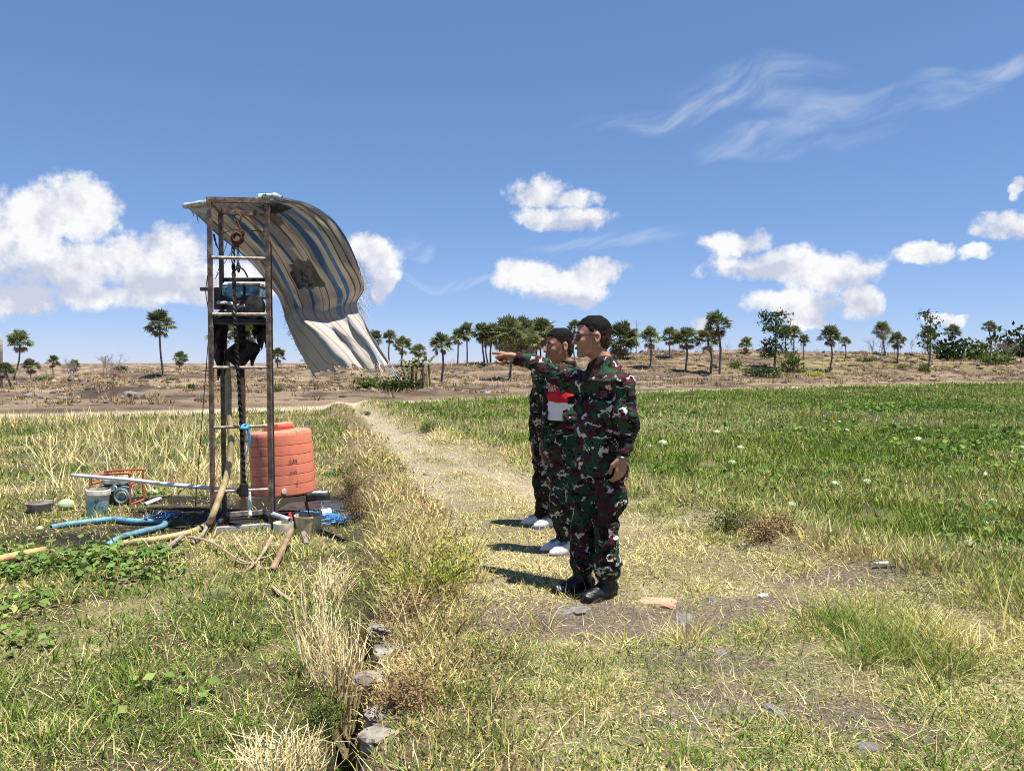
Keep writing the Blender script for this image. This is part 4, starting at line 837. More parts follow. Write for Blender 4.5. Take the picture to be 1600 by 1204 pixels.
# ------------------------------------------------------------------ striped tarp blowing from the tower top
G = [[(293, 324, 7.62), (334, 319, 7.58), (372, 316, 7.54), (406, 312, 7.50), (434, 308, 7.46)],
     [(338, 365, 7.68), (378, 350, 7.62), (415, 342, 7.52), (450, 330, 7.40), (482, 318, 7.30)],
     [(383, 404, 7.74), (416, 392, 7.66), (453, 385, 7.50), (492, 370, 7.32), (526, 350, 7.20)],
     [(427, 455, 7.78), (447, 440, 7.70), (484, 434, 7.52), (522, 422, 7.34), (555, 402, 7.20)],
     [(441, 487, 7.78), (460, 470, 7.70), (498, 470, 7.58), (540, 456, 7.42), (571, 446, 7.26)],
     [(451, 512, 7.74), (466, 489, 7.62), (501, 495, 7.58), (537, 483, 7.52), (558, 475, 7.42)],
     [(462, 536, 7.66), (484, 510, 7.25), (520, 512, 7.10), (553, 505, 7.02), (572, 502, 6.98)],
     [(476, 560, 7.58), (512, 538, 6.98), (547, 542, 6.82), (580, 540, 6.72), (592, 536, 6.66)],
     [(496, 584, 7.50), (540, 572, 6.75), (574, 574, 6.55), (600, 568, 6.45), (612, 566, 6.40)]]
G = [[at(*p) for p in row] for row in G]
NS, NTt = 16, 14
rows = [spline(r_, NTt) for r_ in G]; cols = [spline([rows[i][j] for i in range(len(G))], NS) for j in range(len(rows[0]))]
nt_, ns_ = len(cols), len(cols[0]); TB = empty('striped_tarp', (TW.location.x, TW.location.y, FLt.z), 'torn beige tarp with blue stripes blowing from the tower top', 'tarp')
tg, sg_ = np.meshgrid(np.arange(nt_)/(nt_-1), np.arange(ns_)/(ns_-1), indexing='ij'); WN = .07*(fbm(sg_*7+2, tg*9, s=5, oct=3)-.5)*sstep(0, .1, sg_) + .035*(fbm(sg_*9, tg*34, s=9, oct=2)-.5)
V = []; UV = []; rr = np.random.default_rng(12); fray = rr.uniform(0, 1, nt_)
for j in range(nt_):
    for i in range(ns_):
        p = cols[j][i].copy(); s = i/(ns_-1); t_ = j/(nt_-1)
        wv = WN[j, i] + .028*math.sin(t_*26+s*4)*sstep(.0, .3, s)*(.4+.6*s) + .05*math.sin(t_*9+s*3+1)*s
        p += Vector((.25, 1, .25)).normalized()*wv
        if i > ns_-4: p += (cols[j][-1]-cols[j][-6]).normalized()*.12*(fray[j]-.5)*(i-ns_+4)/3
        V.append(p-TB.location); UV.append((t_, s))
Fc = [(j*ns_+i, j*ns_+i+1, (j+1)*ns_+i+1, (j+1)*ns_+i) for j in range(nt_-1) for i in range(ns_-1)]
def tarpmat(n):
    uv = n.coord('UV'); sp = n.new('ShaderNodeSeparateXYZ'); n.L.new(uv, sp.inputs[0]); t = sp.outputs[0]; s = sp.outputs[1]
    wob = n.math('MULTIPLY_ADD', n.math('SUBTRACT', n.noise(uv, 3, 3), .5), .03, t)
    tan, blue, brn = (.37, .305, .23), (.07, .135, .215), (.12, .075, .05)
    st = [(0, blue), (.022, tan), (.075, brn), (.084, tan), (.15, brn), (.16, tan), (.225, blue), (.275, tan), (.335, brn), (.345, tan), (.42, blue), (.445, tan), (.52, brn), (.53, tan), (.585, brn), (.595, tan), (.65, blue), (.70, tan), (.755, blue), (.80, tan), (.85, brn), (.86, tan), (.905, brn), (.915, tan), (.965, blue)]
    c = n.ramp(wob, st, 'CONSTANT')
    weave = n.noise(n.vmath('MULTIPLY', uv, (10, 1, 1)), 6, 3, .6); g = n.noise(uv, 7, 6, .7)
    c = n.mix(1.0, c, n.mapr(weave, .3, .7, .88, 1.08), 'MULTIPLY'); c = n.mix(n.mapr(g, .52, .75, 0, .55), c, (.30, .24, .17)); c = n.mix(n.mapr(s, .54, .64, 0, .26), c, (.85, .83, .80))  # beyond the fold the cloth is whitened: sunlight mixed into the colour
    df = n.new('ShaderNodeBsdfDiffuse'); n.put(df.inputs[0], c); tr = n.new('ShaderNodeBsdfTranslucent'); n.put(tr.inputs[0], c); pass
    mx = n.new('ShaderNodeMixShader'); mx.inputs[0].default_value = .24; n.L.new(df.outputs[0], mx.inputs[1]); n.L.new(tr.outputs[0], mx.inputs[2]); return mx.outputs[0]
material('tarp', tarpmat)
me = bpy.data.meshes.new('sheet'); me.from_pydata([tuple(v) for v in V], [], Fc); ul = me.uv_layers.new(name='UVMap'); li = np.zeros(len(me.loops), np.int32); me.loops.foreach_get('vertex_index', li); ul.data.foreach_set('uv', np.array(UV, np.float32)[li].ravel())
sheet = link('sheet', me, 'tarp', TB, smooth=True)
def tp(s, t_, off=-.012):
    j = t_*(nt_-1); i = s*(ns_-1); p = V[int(j)*ns_+int(i)]; return p + (rel(TB, (0, 0, CAM_Z))-p).normalized()*(-off)
simple('patch_cloth', (.23, .195, .145), (.15, .125, .095), .9, 12); simple('patch_dark', (.05, .043, .036), (.09, .08, .07), .9, 40)
for (s0, s1, t0, t1, m) in ((.31, .43, .40, .60, 'patch_cloth'), (.345, .42, .37, .48, 'patch_dark'), (.06, .12, .60, .80, 'patch_dark'), (.10, .17, .52, .62, 'patch_cloth'), (.03, .07, .86, .95, 'patch_dark')):
    K = 9; P = [tp(s0+(s1-s0)*(a/(K-1)+.05*math.sin(b*1.3+s0*40)), t0+(t1-t0)*(b/(K-1)+.05*math.sin(a*1.1+t0*30)+.10*(a/(K-1)-.5))) for a in range(K) for b in range(K)]; mb = MB(); mb.add(P, [(a*K+b, a*K+b+1, (a+1)*K+b+1, (a+1)*K+b) for a in range(K-1) for b in range(K-1)]); mb.build('patch', m, TB, smooth=True)
simple('fray', (.62, .58, .50), (.40, .42, .45), .9, 20); rr = random.Random(8); mb = MB()
for k in range(80):
    j = rr.randrange(nt_); p = V[j*ns_+ns_-1]; d = (p-V[j*ns_+ns_-5]).normalized()+Vector((rr.uniform(-.3, .5), rr.uniform(-.3, .3), rr.uniform(-.3, .3))); L = rr.uniform(.03, .11)*(1.4 if j > nt_*.7 else .6); mb.tube(spline([p, p+d*L*.5, p+d*L+Vector((.03, 0, -.03))], 3), .0012, 3, cap=False)
for k in range(90):
    i = int(ns_*rr.uniform(.36, .66)); p = V[(nt_-1)*ns_+i]; d = Vector((rr.uniform(.1, 1), rr.uniform(-.4, .4), rr.uniform(-1.6, .2))); L = rr.uniform(.03, .17); mb.tube(spline([p, p+d*L*.6, p+d*L+Vector((.0, 0, -.05))], 3), .0012, 3, cap=False)
for k in range(50):
    i = int(ns_*rr.uniform(.5, .98)); p = V[i]; d = Vector((rr.uniform(-1, .0), rr.uniform(-.4, .4), rr.uniform(-.8, .3))); L = rr.uniform(.02, .07); mb.tube([p, p+d*L], .002, 3, cap=False)
tag(mb.build('frayed_threads', 'fray', TB), kind='stuff')
# crumpled roll of the tarp along the tower top and its flapping left end
mb = MB(); P = spline([at(288, 322, 7.5), at(300, 320, 7.45), at(325, 316, 7.4), at(360, 317, 7.35), at(395, 314, 7.3), at(412, 308, 7.2), at(428, 306, 7.15), at(440, 310, 7.15)], 6)
mb.tube([rel(TB, p) for p in P], [.018+.02*(vnoise(np.array([i*.55]), np.array([3.3]))[0]) for i in range(len(P))], 9); mb.build('rolled_hem', 'tarp_roll' if 'tarp_roll' in MATS else simple('tarp_roll', (.62, .58, .52), (.25, .30, .36), .9, 12), TB, smooth=True)
t0 = at(300, 322, 7.45); mb = MB(); mb.add([rel(TB, at(*q)) for q in ((289, 322, 7.5), (310, 319, 7.45), (333, 321, 7.4), (331, 350, 7.5), (318, 344, 7.5), (306, 335, 7.48))], [(0, 1, 5), (1, 2, 3, 4), (1, 4, 5)]); o = mb.build('flap', 'tarp_roll', TB, smooth=True); o.modifiers.new('thick', 'SOLIDIFY').thickness = .004
for q in ((307, 333, 310, 349), (300, 330, 303, 338)): mb = MB(); mb.tube([rel(TB, at(q[0], q[1], 7.48)), rel(TB, at(q[2], q[3], 7.48))], [.008, .003], 5); mb.build('torn_strip', 'tarp_roll', TB)

# ------------------------------------------------------------------ orange water tank
tb = gnd(429, 776, GL); kk = tb.y/FPX; TK = empty('water_tank', Vector((tb.x, tb.y+.38, GL-.02)), 'dented orange plastic water tank with ribs behind the tower', 'water tank')
TK.rotation_euler = (R(-2), R(-3.2), R(20)); Rt = 51*kk
def tankmat(n):
    p = n.coord('Object'); f = n.noise(p, 2.2, 6, .65); g = n.noise(n.vmath('MULTIPLY', p, (1, 1, .35)), 7, 6, .75)
    c = n.mix(n.mapr(f, .35, .7), (.78, .235, .135), (.64, .20, .125)); c = n.mix(n.mapr(g, .57, .68, 0, .8), c, (.16, .075, .06)); c = n.mix(n.mapr(n.noise(p, 30, 3), .6, .75, 0, .35), c, (.85, .45, .35))
    return n.prin(c, .5, 0, .4, n.bump(n.noise(p, 5, 3), .25, .02))
material('tank_plastic', tankmat)
H = 104*kk; prof = [(0, 0), (Rt*.98, 0), (Rt*1.0, .015)]
for i in range(6):
    z0 = .02+i*(H*.90)/6; z1 = .02+(i+1)*(H*.90)/6; rr0 = Rt*(1.0-.005*i); prof += [(rr0, z0+.006), (rr0*1.004, (z0+z1)/2), (rr0, z1-.006), (rr0*.974, z1-.004), (rr0*.974, z1+.003)]
prof += [(Rt*.972, H*.92), (Rt*.968, H*.952), (Rt*.94, H*.978), (Rt*.86, H*.993), (Rt*.7, H*1.0), (Rt*.46, H*1.012)]
mb = MB(); mb.lathe(prof, seg=56); mb.build('shell', 'tank_plastic', TK, smooth=True)
lid = MB(); lid.lathe([(Rt*.44, H*.99), (Rt*.44, H*1.06), (Rt*.48, H*1.06), (Rt*.48, H*1.10), (Rt*.46, H*1.11), (0, H*1.115)], seg=36); lo = lid.build('lid', 'tank_plastic', TK, smooth=True); lo.location = (-.02, -.05, 0)
def logo(n): p = n.coord('Object'); return n.prin(n.mix(n.mapr(n.noise(p, 40, 3), .45, .6), (.10, .05, .055), (.45, .13, .09)), .6)
material('worn_print', logo)
def tank_text(txt, ang_, z, size):
    cu = bpy.data.curves.new('print', 'FONT'); cu.body = txt; cu.size = size; cu.align_x = 'CENTER'; to = bpy.data.objects.new('tmp', cu); COL.objects.link(to); dg = bpy.context.evaluated_depsgraph_get(); me = bpy.data.meshes.new_from_object(to.evaluated_get(dg)); bpy.data.objects.remove(to)
    rr0 = Rt*1.006
    for v in me.vertices: a = ang_+v.co.x/rr0; h = v.co.y; v.co = (rr0*math.cos(a), rr0*math.sin(a), z+h)
    link('worn_lettering', me, 'worn_print', TK)
a0 = math.atan2(-1, .72)-R(20); tank_text('AM', a0, H*.9*3.32/6, .075); tank_text('500', a0, H*.9*2.3/6, .055)
for (px, py) in ((417, 776), (437, 772)):
    q = gnd(px, py, GL); 
tk2 = MB(); tk2.tube([(-.02, -Rt*.97, .07), (-.02, -Rt*1.12, .07)], .026, 14); tk2.build('outlet', 'white_pvc', TK, smooth=True)

# ------------------------------------------------------------------ pump, buckets and small things by the tower
pc = gnd(172, 790, GL); PU = empty('water_pump', Vector((pc.x+.02, pc.y+.12, GL)), 'small engine water pump in an orange tube frame beside the white pipe', 'pump'); kp = PU.location.y/FPX
simple('orange_paint', (.50, .125, .055), (.32, .09, .05), .45, 12); simple('pump_grey', (.55, .55, .52), (.28, .28, .27), .5, 14, .5, .3)
w2, d2, h2 = .21, .15, .34
def fr(pts): mb = MB(); mb.tube(spline(pts, 4), .013, 8); return mb.build('frame_tube', 'orange_paint', PU, smooth=True)
for s in (-1, 1): fr([(-w2, s*d2, .0), (-w2, s*d2, h2*.86), (-w2*.86, s*d2, h2*.98), (w2*.86, s*d2, h2*1.04), (w2, s*d2, h2*.92), (w2, s*d2, 0)])
for s in (-1, 1): fr([(s*w2, -d2, .02), (s*w2, d2, .02)]); fr([(s*w2, -d2, h2*.7), (s*w2, d2, h2*.7)])
mb = MB(); mb.box((-.03, 0, .12), (.22, .2, .18)); mb.tube([(-.12, -.12, .14), (-.12, .08, .14)], .07, 14); mb.build('engine_block', 'dark_iron', PU, bevel=.015)
mb = MB(); mb.box((.0, 0, .255), (.26, .2, .07)); mb.build('fuel_tank', 'pump_grey', PU, bevel=.02)
mb = MB(); mb.lathe([(0, 0), (.035, 0), (.04, .015), (.095, .02), (.10, .05), (.06, .09), (0, .09)], (.13, -.16, .115), 24, Matrix.Rotation(R(-90), 3, 'X')); ph = mb.build('pump_housing', 'grey_pvc', PU, smooth=True); mb = MB(); mb.torus((.13, -.172, .115), .072, .014, Matrix.Rotation(R(90), 3, 'X')); mb.build('pump_ring', simple('pump_green', (.20, .30, .25), None, .6), ph, smooth=True)
mb = MB(); mb.tube([(.02, -.14, .19), (.02, -.1, .19)], .03, 14); mb.build('filler_cap', 'white_pvc', PU, smooth=True); mb = MB(); mb.tube([(-.09, -.15, .16), (-.09, -.11, .16)], .035, 14); mb.build('air_filter', 'white_pvc', PU, smooth=True)
mb = MB(); mb.torus((-w2*.1, -d2, h2*1.0), .022, .007, Matrix.Rotation(R(90), 3, 'Y')); mb.build('tie', 'black_grease', PU)
# paint bucket
b0 = gnd(140, 809, GL); kb = b0.y/FPX; BK = empty('paint_bucket', b0+Vector((0, .14, .0)), 'stained white and teal paint bucket in front of the pump', 'bucket'); BK.rotation_euler = (0, R(3), 0)
def bucketmat(n):
    p = n.coord('Object'); f = n.noise(p, 5, 5, .7); g = n.noise(n.vmath('MULTIPLY', p, (1, 1, .4)), 14, 5, .7); sp = n.new('ShaderNodeSeparateXYZ'); n.L.new(p, sp.inputs[0])
    c = n.mix(n.mapr(n.math('MULTIPLY_ADD', f, .35, sp.outputs[2]), .30, .34), (.22, .40, .42), (.62, .58, .55)); c = n.mix(n.mapr(g, .55, .63), c, (.09, .085, .08)); return n.prin(c, .55)
material('bucket_stain', bucketmat); hb = 42*kb; rb = 17*kb
mb = MB(); mb.lathe([(0, .01), (rb*.88, .0), (rb, hb*.86), (rb*1.02, hb*.9), (rb*.96, hb*.9), (rb*.84, .03), (0, .03)], seg=32); mb.build('body', 'bucket_stain', BK, smooth=True)
mb = MB(); mb.lathe([(rb*1.02, hb*.80), (rb*1.10, hb*.82), (rb*1.10, hb*.88), (rb*1.06, hb*.98), (rb*.95, hb*1.0), (rb*.93, hb*.8)], seg=32); mb.build('rim', simple('cream_plastic', (.62, .58, .47), (.42, .38, .29), .55, 16), BK, smooth=True)
# cream buckets by tower foot
c0 = gnd(476, 836, GL); kb = c0.y/FPX; BK = empty('cream_bucket', c0+Vector((0, .12, 0)), 'cut down cream bucket holding a tool right of the tower foot', 'bucket'); rb, hb = 21*kb, 26*kb
simple('old_cream', (.62, .52, .33), (.42, .33, .20), .6, 12)
mb = MB(); mb.lathe([(0, .01), (rb*.9, 0), (rb, hb), (rb*1.05, hb), (rb*1.05, hb*1.08), (rb*.95, hb*1.08), (rb*.86, .03), (0, .03)], seg=32); mb.build('body', 'old_cream', BK, smooth=True)
mb = MB(); mb.lathe([(0, hb*.7), (rb*.93, hb*.7)], seg=24); mb.build('contents', 'ground' if False else simple('mud', (.07, .055, .045), (.12, .10, .08), .9, 20), BK)
c1 = gnd(438, 838, GL); BK = empty('cream_bucket', c1+Vector((0, .1, 0)), 'low white plastic tub against the right foot of the tower', 'tub'); rb, hb = 16*kb, 19*kb
mb = MB(); mb.lathe([(0, .01), (rb*.92, 0), (rb, hb*.3), (rb, hb), (rb*.92, hb), (rb*.86, .03), (0, .03)], seg=32); mb.build('body', simple('tub_white', (.68, .64, .54), (.5, .45, .36), .6, 9), BK, smooth=True)
def tool(name, pts, r, mat, label, cat):
    b = Vector(pts[0]); t = empty(name, b, label, cat); mb = MB(); mb.tube([Vector(p)-b for p in pts], r, 8); mb.build('shaft', mat, t, smooth=True); return t
t = tool('screwdriver', [at(486, 812, 7.0), at(481, 796, 7.02)], .006, 'dark_iron', 'screwdriver with dark red handle stuck in the cream bucket', 'tool'); mb = MB(); mb.tube([rel(t, at(481, 797, 7.02)), rel(t, at(478, 783, 7.04))], [.014, .017], 8); mb.build('handle', simple('tool_red', (.20, .03, .025), None, .4), t, smooth=True)
t = tool('red_tool', [at(457, 813, 6.95), at(454, 806, 6.95)], .008, 'dark_iron', 'tool with bright red grip at the pipe end by the bucket', 'tool'); mb = MB(); mb.tube([rel(t, at(455, 812, 6.95)), rel(t, at(452, 800, 6.96))], [.018, .014], 8); mb.build('handle', simple('grip_red', (.55, .06, .04), None, .4), t, smooth=True)
t = tool('white_can', [hz(501, 812, .05), hz(516, 810, .05)], .05, 'white_pvc', 'white plastic canister lying beside the cream bucket', 'can'); mb = MB(); mb.tube([rel(t, hz(515, 810, .05)), rel(t, hz(519, 809.6, .05))], .04, 10); mb.build('cap', 'black_grease', t, smooth=True)
t = tool('wooden_peg', [hz(479, 850, .0), at(474, 833, 6.72)], [.022, .026], simple('grey_wood', (.30, .26, .23), (.2, .17, .15), .9, 9), 'short grey stake in front of the cream bucket', 'stake')
# crumpled black sheet beside the tank
t = empty('black_sheet', hz(505, 792, .0), 'crumpled black sheet on the mud right of the tank', 'plastic sheet'); Nn = 26; xs = np.linspace(-.42, .42, Nn); XX, YY = np.meshgrid(xs, xs*.55); ZZ = .01+.09*fbm(XX*7, YY*9, s=5)*np.exp(-(XX/.36)**2-(YY/.2)**2); mb = MB(); mb.add([Vector((x, y, z)) for x, y, z in zip(XX.ravel(), YY.ravel(), ZZ.ravel())], [(a*Nn+b, a*Nn+b+1, (a+1)*Nn+b+1, (a+1)*Nn+b) for a in range(Nn-1) for b in range(Nn-1)]); mb.build('sheet', simple('black_film', (.022, .022, .024), (.05, .05, .05), .35, 9), t, smooth=True)
t = empty('jerrycan', hz(497, 781, .0), 'flat dark jerrycan with pale top beside the tank', 'jerrycan'); mb = MB(); mb.box((0, 0, .05), (.24, .16, .09)); mb.build('body', 'black_film', t, bevel=.02); mb = MB(); mb.box((.02, 0, .10), (.16, .1, .012)); mb.build('pale_lid', 'grey_pvc', t, bevel=.004)
# basin and rag pile at left
b0 = hz(63, 798, 0); t = empty('black_basin', b0, 'dirty dark round basin at left of the paint bucket', 'basin'); mb = MB(); mb.lathe([(0, .01), (.10, 0), (.13, .09), (.14, .09), (.14, .10), (.125, .10), (.095, .02), (0, .02)], seg=28); mb.build('bowl', simple('basin_grey', (.16, .12, .10), (.30, .28, .25), .7, 9), t, smooth=True)
# melons
def melonmat(n):
    p = n.coord('Object'); sp = n.new('ShaderNodeSeparateXYZ'); n.L.new(p, sp.inputs[0]); a = n.math('ARCTAN2', sp.outputs[2], sp.outputs[1]); st = n.math('SINE', n.math('MULTIPLY_ADD', n.noise(p, 14, 3), 2.5, n.math('MULTIPLY', a, 9)))
    return n.prin(n.mix(n.mapr(st, .2, .9, 0, .5), (.42, .50, .27), (.23, .34, .13)), .45, 0, .4)
material('melon_rind', melonmat)
bm = bmesh.new(); bmesh.ops.create_uvsphere(bm, u_segments=20, v_segments=14, radius=1); 
for v_ in bm.verts:
    if v_.co.z > .85: v_.co.z -= .03
mel = bpy.data.meshes.new('rind'); bm.to_mesh(mel); bm.free(); mel.polygons.foreach_set('use_smooth', np.ones(len(mel.polygons), bool)); mel.materials.append(MATS['melon_rind'])
stm = MB(); stm.tube([(0, 0, 0), (.25, 0, .1), (.4, .1, .05)], [.06, .045, .03], 5); 
MEL = [(104, 788, 11, 'pale melon lying left of the paint bucket'), (239, 769, 7, 'melon in the grass under the white pipe'), (1036, 693, 7, 'melon in the right field just right of the front man’s waist'), (1157, 701, 6, 'pale melon, upper one of two in the middle of the right field'),
 (1144, 725, 7, 'melon, lower one of two in the middle of the right field'), (1304, 757, 7, 'round melon beside dark vines in the right field'), (1355, 754, 7, 'melon right of another beside dark vines'), (1237, 791, 8, 'nearest melon at the front edge of the right field'),
 (1434, 688, 7, 'melon lying on a bare patch far right in the field'), (1596, 700, 5, 'melon touching the right edge of the picture'), (1540, 743, 6, 'melon half hidden in grass near the right edge'), (1482, 746, 5, 'tiny melon left of the one near the right edge'),
 (1536, 820, 8, 'melon among big vine leaves at lower right of the field'), (1551, 785, 7, 'melon on top of the dark vine clump at right'), (1120, 676, 5, 'small distant melon left of centre in the right field'), (1016, 699, 5, 'small melon close to the front man’s elbow'),
 (1381, 836, 6, 'melon hidden in tall grass at lower right'), (1200, 739, 5, 'small pale melon below the middle pair'), (1322, 674, 5, 'distant melon beside vines, upper right field'), (1311, 660, 4, 'farthest visible melon in the upper right field'), (1292, 717, 4, 'small melon right of centre in the right field'), (1515, 851, 10, 'large pale melon in leaves at lower right'),
 (62, 826, 5, 'small pale melon in the grass at lower left')]
for (px, py, rp, lab) in MEL:
    p = hit(px, py+rp*.7); R0 = rp*p.y/FPX; t = empty('melon', p+Vector((0, 0, R0*.62)), lab, 'melon', 'melons lying in the fields'); o = link('rind', mel, None, t); o.scale = (R0*1.15, R0, R0*.92); rz = px*.37; o.rotation_euler = (0, .1, rz)
    s = stm.build('stalk', 'banana_leaf' , t); s.location = (R0*1.1*math.cos(rz), R0*1.1*math.sin(rz), 0); s.scale = (R0,)*3; s.rotation_euler = (0, 0, rz)
# cane and branches
def wood(name, c1, c2): return simple(name, c1, c2, .85, 11, .2, 0, .5)
wood('cane', (.55, .36, .15), (.36, .24, .12)); wood('twig_pale', (.48, .36, .24), (.30, .22, .15)); wood('twig_dark', (.22, .14, .085), (.32, .22, .14))
tube_thing('bamboo_pole', [hz(-6, 886, .05), hz(25, 878, .05), hz(70, 866, .04)], [0] and .033, 'cane', 'yellow brown bamboo pole lying at the left edge', 'pole', 4, 12)
BR = empty('dead_branch', hz(395, 884, .0), 'dry forked dead branch lying in front of the tower', 'branch'); mb = MB()
for pts, r0 in (([(294, 847, .05), (330, 860, .06), (370, 880, .04), (395, 886, .03)], .011), ([(365, 852, .09), (380, 870, .06), (398, 886, .03)], .010), ([(425, 860, .12), (412, 875, .07), (398, 888, .03)], .014), ([(398, 886, .03), (385, 893, .01), (372, 895, .01)], .012), ([(398, 886, .03), (412, 893, .02), (432, 890, .02)], .012), ([(405, 884, .03), (400, 898, .02)], .010), ([(390, 880, .03), (415, 880, .05), (428, 876, .06)], .009), ([(398, 885, .03), (380, 888, .04), (368, 884, .05)], .008)):
    P = [rel(BR, hz(a, b, c)) for a, b, c in pts]; P = spline(P, 5); mb.tube(P, [r0*(1.1-.6*i/len(P)) for i in range(len(P))], 6)
mb.build('limb', 'twig_pale', BR, smooth=True)
tube_thing('dead_log', [hz(424, 897, .02), hz(437, 880, .06), hz(456, 852, .14)], .024, 'twig_dark', 'thick brown stick propped right of the dead branch', 'stick', 4, 9)
tube_thing('dead_stick', [hz(424, 922, .02), hz(440, 938, .03), hz(455, 945, .02)], .011, 'twig_pale', 'small pale twig in the grass left of the straw', 'stick', 4, 7)
tube_thing('dead_stick', [hz(252, 868, .02), hz(268, 858, .04), hz(286, 845, .05)], .018, 'grey_wood', 'grey flat stick across the yellow hose', 'stick', 4, 7)
tube_thing('dead_stick', [hz(300, 853, .02), hz(318, 842, .05), hz(326, 832, .1)], .016, 'grey_wood', 'stick leaning at the left foot of the tower', 'stick', 4, 7)
# straw bundles standing by the ditch
def straw_bundle(c, label, n_, h0, h1, rb, fan, bias=(0, 0), seed=1):
    r = np.random.default_rng(seed); vg = Veg(); t = empty('straw_bundle', c, label, 'straw bundle', 'bundles of cut straw'); mb = MB()
    for i in range(n_):
        a = r.uniform(0, 6.28); q = rb*math.sqrt(r.uniform()); p = Vector((q*math.cos(a), q*math.sin(a)*.7, -.03)); d = Vector((math.cos(a)*fan*q/rb+r.normal(0, .10)+bias[0], math.sin(a)*fan*q/rb*.7+r.normal(0, .10)+bias[1], 1)).normalized(); L = h0+(h1-h0)*r.beta(1.2, 1.6); w_ = r.uniform(.0014, .003)
        mb.tube([p, p+d*L*.45+Vector(r.normal(0, .010, 3)), p+d*L*.8+Vector(r.normal(0, .02, 3)), p+d*L+Vector((d.x+r.normal(0, .5), d.y+r.normal(0, .5), -.4))*.05], [w_, w_*.9, w_*.8, w_*.5], 3, cap=False)
    mb.build('stalks', 'bundle_straw', t); return t
def strawm(n): p = n.coord('Object'); return n.prin(n.ramp(n.noise(n.vmath('MULTIPLY', p, (1, 1, .12)), 90, 3, .6), [(.3, (.42, .31, .14)), (.5, (.68, .55, .29)), (.7, (.84, .73, .45))]), .7, 0, .3)
material('bundle_straw', strawm)
def hx(px, py): p = gnd(px, py, -.15); p.z = zat(p.x, p.y); return p
straw_bundle(hx(532, 1085), 'upright bundle of cut straw beside the ditch', 230, .32, .60, .055, .17, (-.06, .05), 1)
straw_bundle(hx(492, 1060), 'thin straw stalks leaning left of the upright bundle', 60, .3, .55, .05, .16, (-.02, .05), 2)
straw_bundle(hx(440, 1265), 'nearest bundle of cut straw at the bottom edge', 210, .22, .36, .10, .30, (.02, .08), 3)
straw_bundle(hx(515, 940), 'flattened straw tuft behind the upright bundle', 90, .16, .34, .08, .45, (.05, .25), 4)
# near shrubs
for (px, py, w, h, m, b, lab) in ((690, 918, 110, 100, 'yellow_leaf', 'grey_bark', 'yellow green leafy shrub on the bank left of the track'), (650, 955, 110, 45, 'brown_leaf', 'grey_bark', 'withered brown shrub under the yellow green one'), (562, 812, 50, 55, 'brown_leaf', 'grey_bark', 'withered brown weed clump right of the tank'),
      (1132, 832, 90, 55, 'shrub_leaf', 'grey_bark', 'dark green bush on the right verge'), (1195, 846, 105, 52, 'brown_leaf', 'grey_bark', 'brown weed clump right of the dark bush'), (668, 672, 56, 24, 'shrub_leaf', 'grey_bark', 'green bush on the far track edge'), (570, 648, 16, 10, 'dark_leaf', 'grey_bark', 'small dark bush far up the track'),
      (610, 1110, 130, 70, 'brown_leaf', 'grey_bark', 'low withered weed beside the ditch at the bottom'), (505, 1130, 90, 60, 'shrub_leaf', 'grey_bark', 'leafy green weed between the two straw bundles'), (548, 772, 36, 50, 'brown_leaf', 'grey_bark', 'tall withered weed at the bank behind the twine')):
    p = hit(px, py) if px > 540 else hx(px, py); k = p.y/FPX; shrub(p, w*k*.62, h*k*.85, lab, m, SHN[int(px) % 3], b, 'shrubs beside the track')
# ditch stones
def stone(p, sx, sy, sz, mat, label, name='stone', seed=0, group='stones'):
    r = np.random.default_rng(seed); bm = bmesh.new(); bmesh.ops.create_icosphere(bm, subdivisions=3, radius=1)
    cs = np.array([v.co for v in bm.verts]); nn_ = .7+.6*fbm(cs[:, 0]*1.3+seed*3.1, cs[:, 1]*1.3, cs[:, 2]*1.3, s=seed); 
    for v, q in zip(bm.verts, nn_):
        c = v.co.normalized(); m = (abs(c.x)**5+abs(c.y)**5+abs(c.z)**5)**.2; c = c/m*.85*q; v.co = Vector((c.x*sx, c.y*sy, c.z*sz))
    for v in bm.verts:
        q = fbm(np.array([v.co.x/sx*4+seed]), np.array([v.co.y/sy*4]), np.array([v.co.z/sz*4]), s=seed+50)[0]; v.co *= .8+.45*q
    me = bpy.data.meshes.new(name); bm.to_mesh(me); bm.free(); o = link(name, me, mat, None, Vector(p)-Vector((0, 0, sz*.45)), False); o.rotation_euler = (.2*math.sin(seed*2.1), .2*math.cos(seed*1.3), seed*1.7); tag(o, label, 'stone', group); return o
def stonem(name, a, b): return simple(name, a, b, .95, 8, .15, 0, .9, 7)
stonem('ditch_stone', (.30, .265, .215), (.13, .11, .09)); stonem('orange_stone', (.48, .31, .20), (.38, .24, .15)); stonem('dark_stone', (.15, .135, .125), (.24, .215, .19)); stonem('pale_stone', (.62, .58, .52), (.5, .46, .4))
for i, (px, py, sx, sy, sz, lab) in enumerate(((583, 1000, .05, .10, .05, 'pale block at the far end of the ditch edge'), (604, 1040, .05, .07, .05, 'flat grey stone second along the ditch edge'), (590, 1078, .07, .11, .05, 'grey stone in the middle of the ditch edge'), (600, 1142, .05, .06, .06, 'rounded grey stone near the bottom of the ditch edge'), (585, 1178, .06, .07, .08, 'nearest stone of the ditch edge at the bottom'))):
    p = gnd(px, py, -.03); p.x = float(Xd(p.y))+.045+sx*.6; p.x += .03*math.sin(i*2.3); p.z = zat(p.x+.05, p.y)-.005; stone(p, sx*1.3, sy*.9, sz*.45, 'ditch_stone', lab, 'ditch_stone', i+1, 'stones lining the ditch')
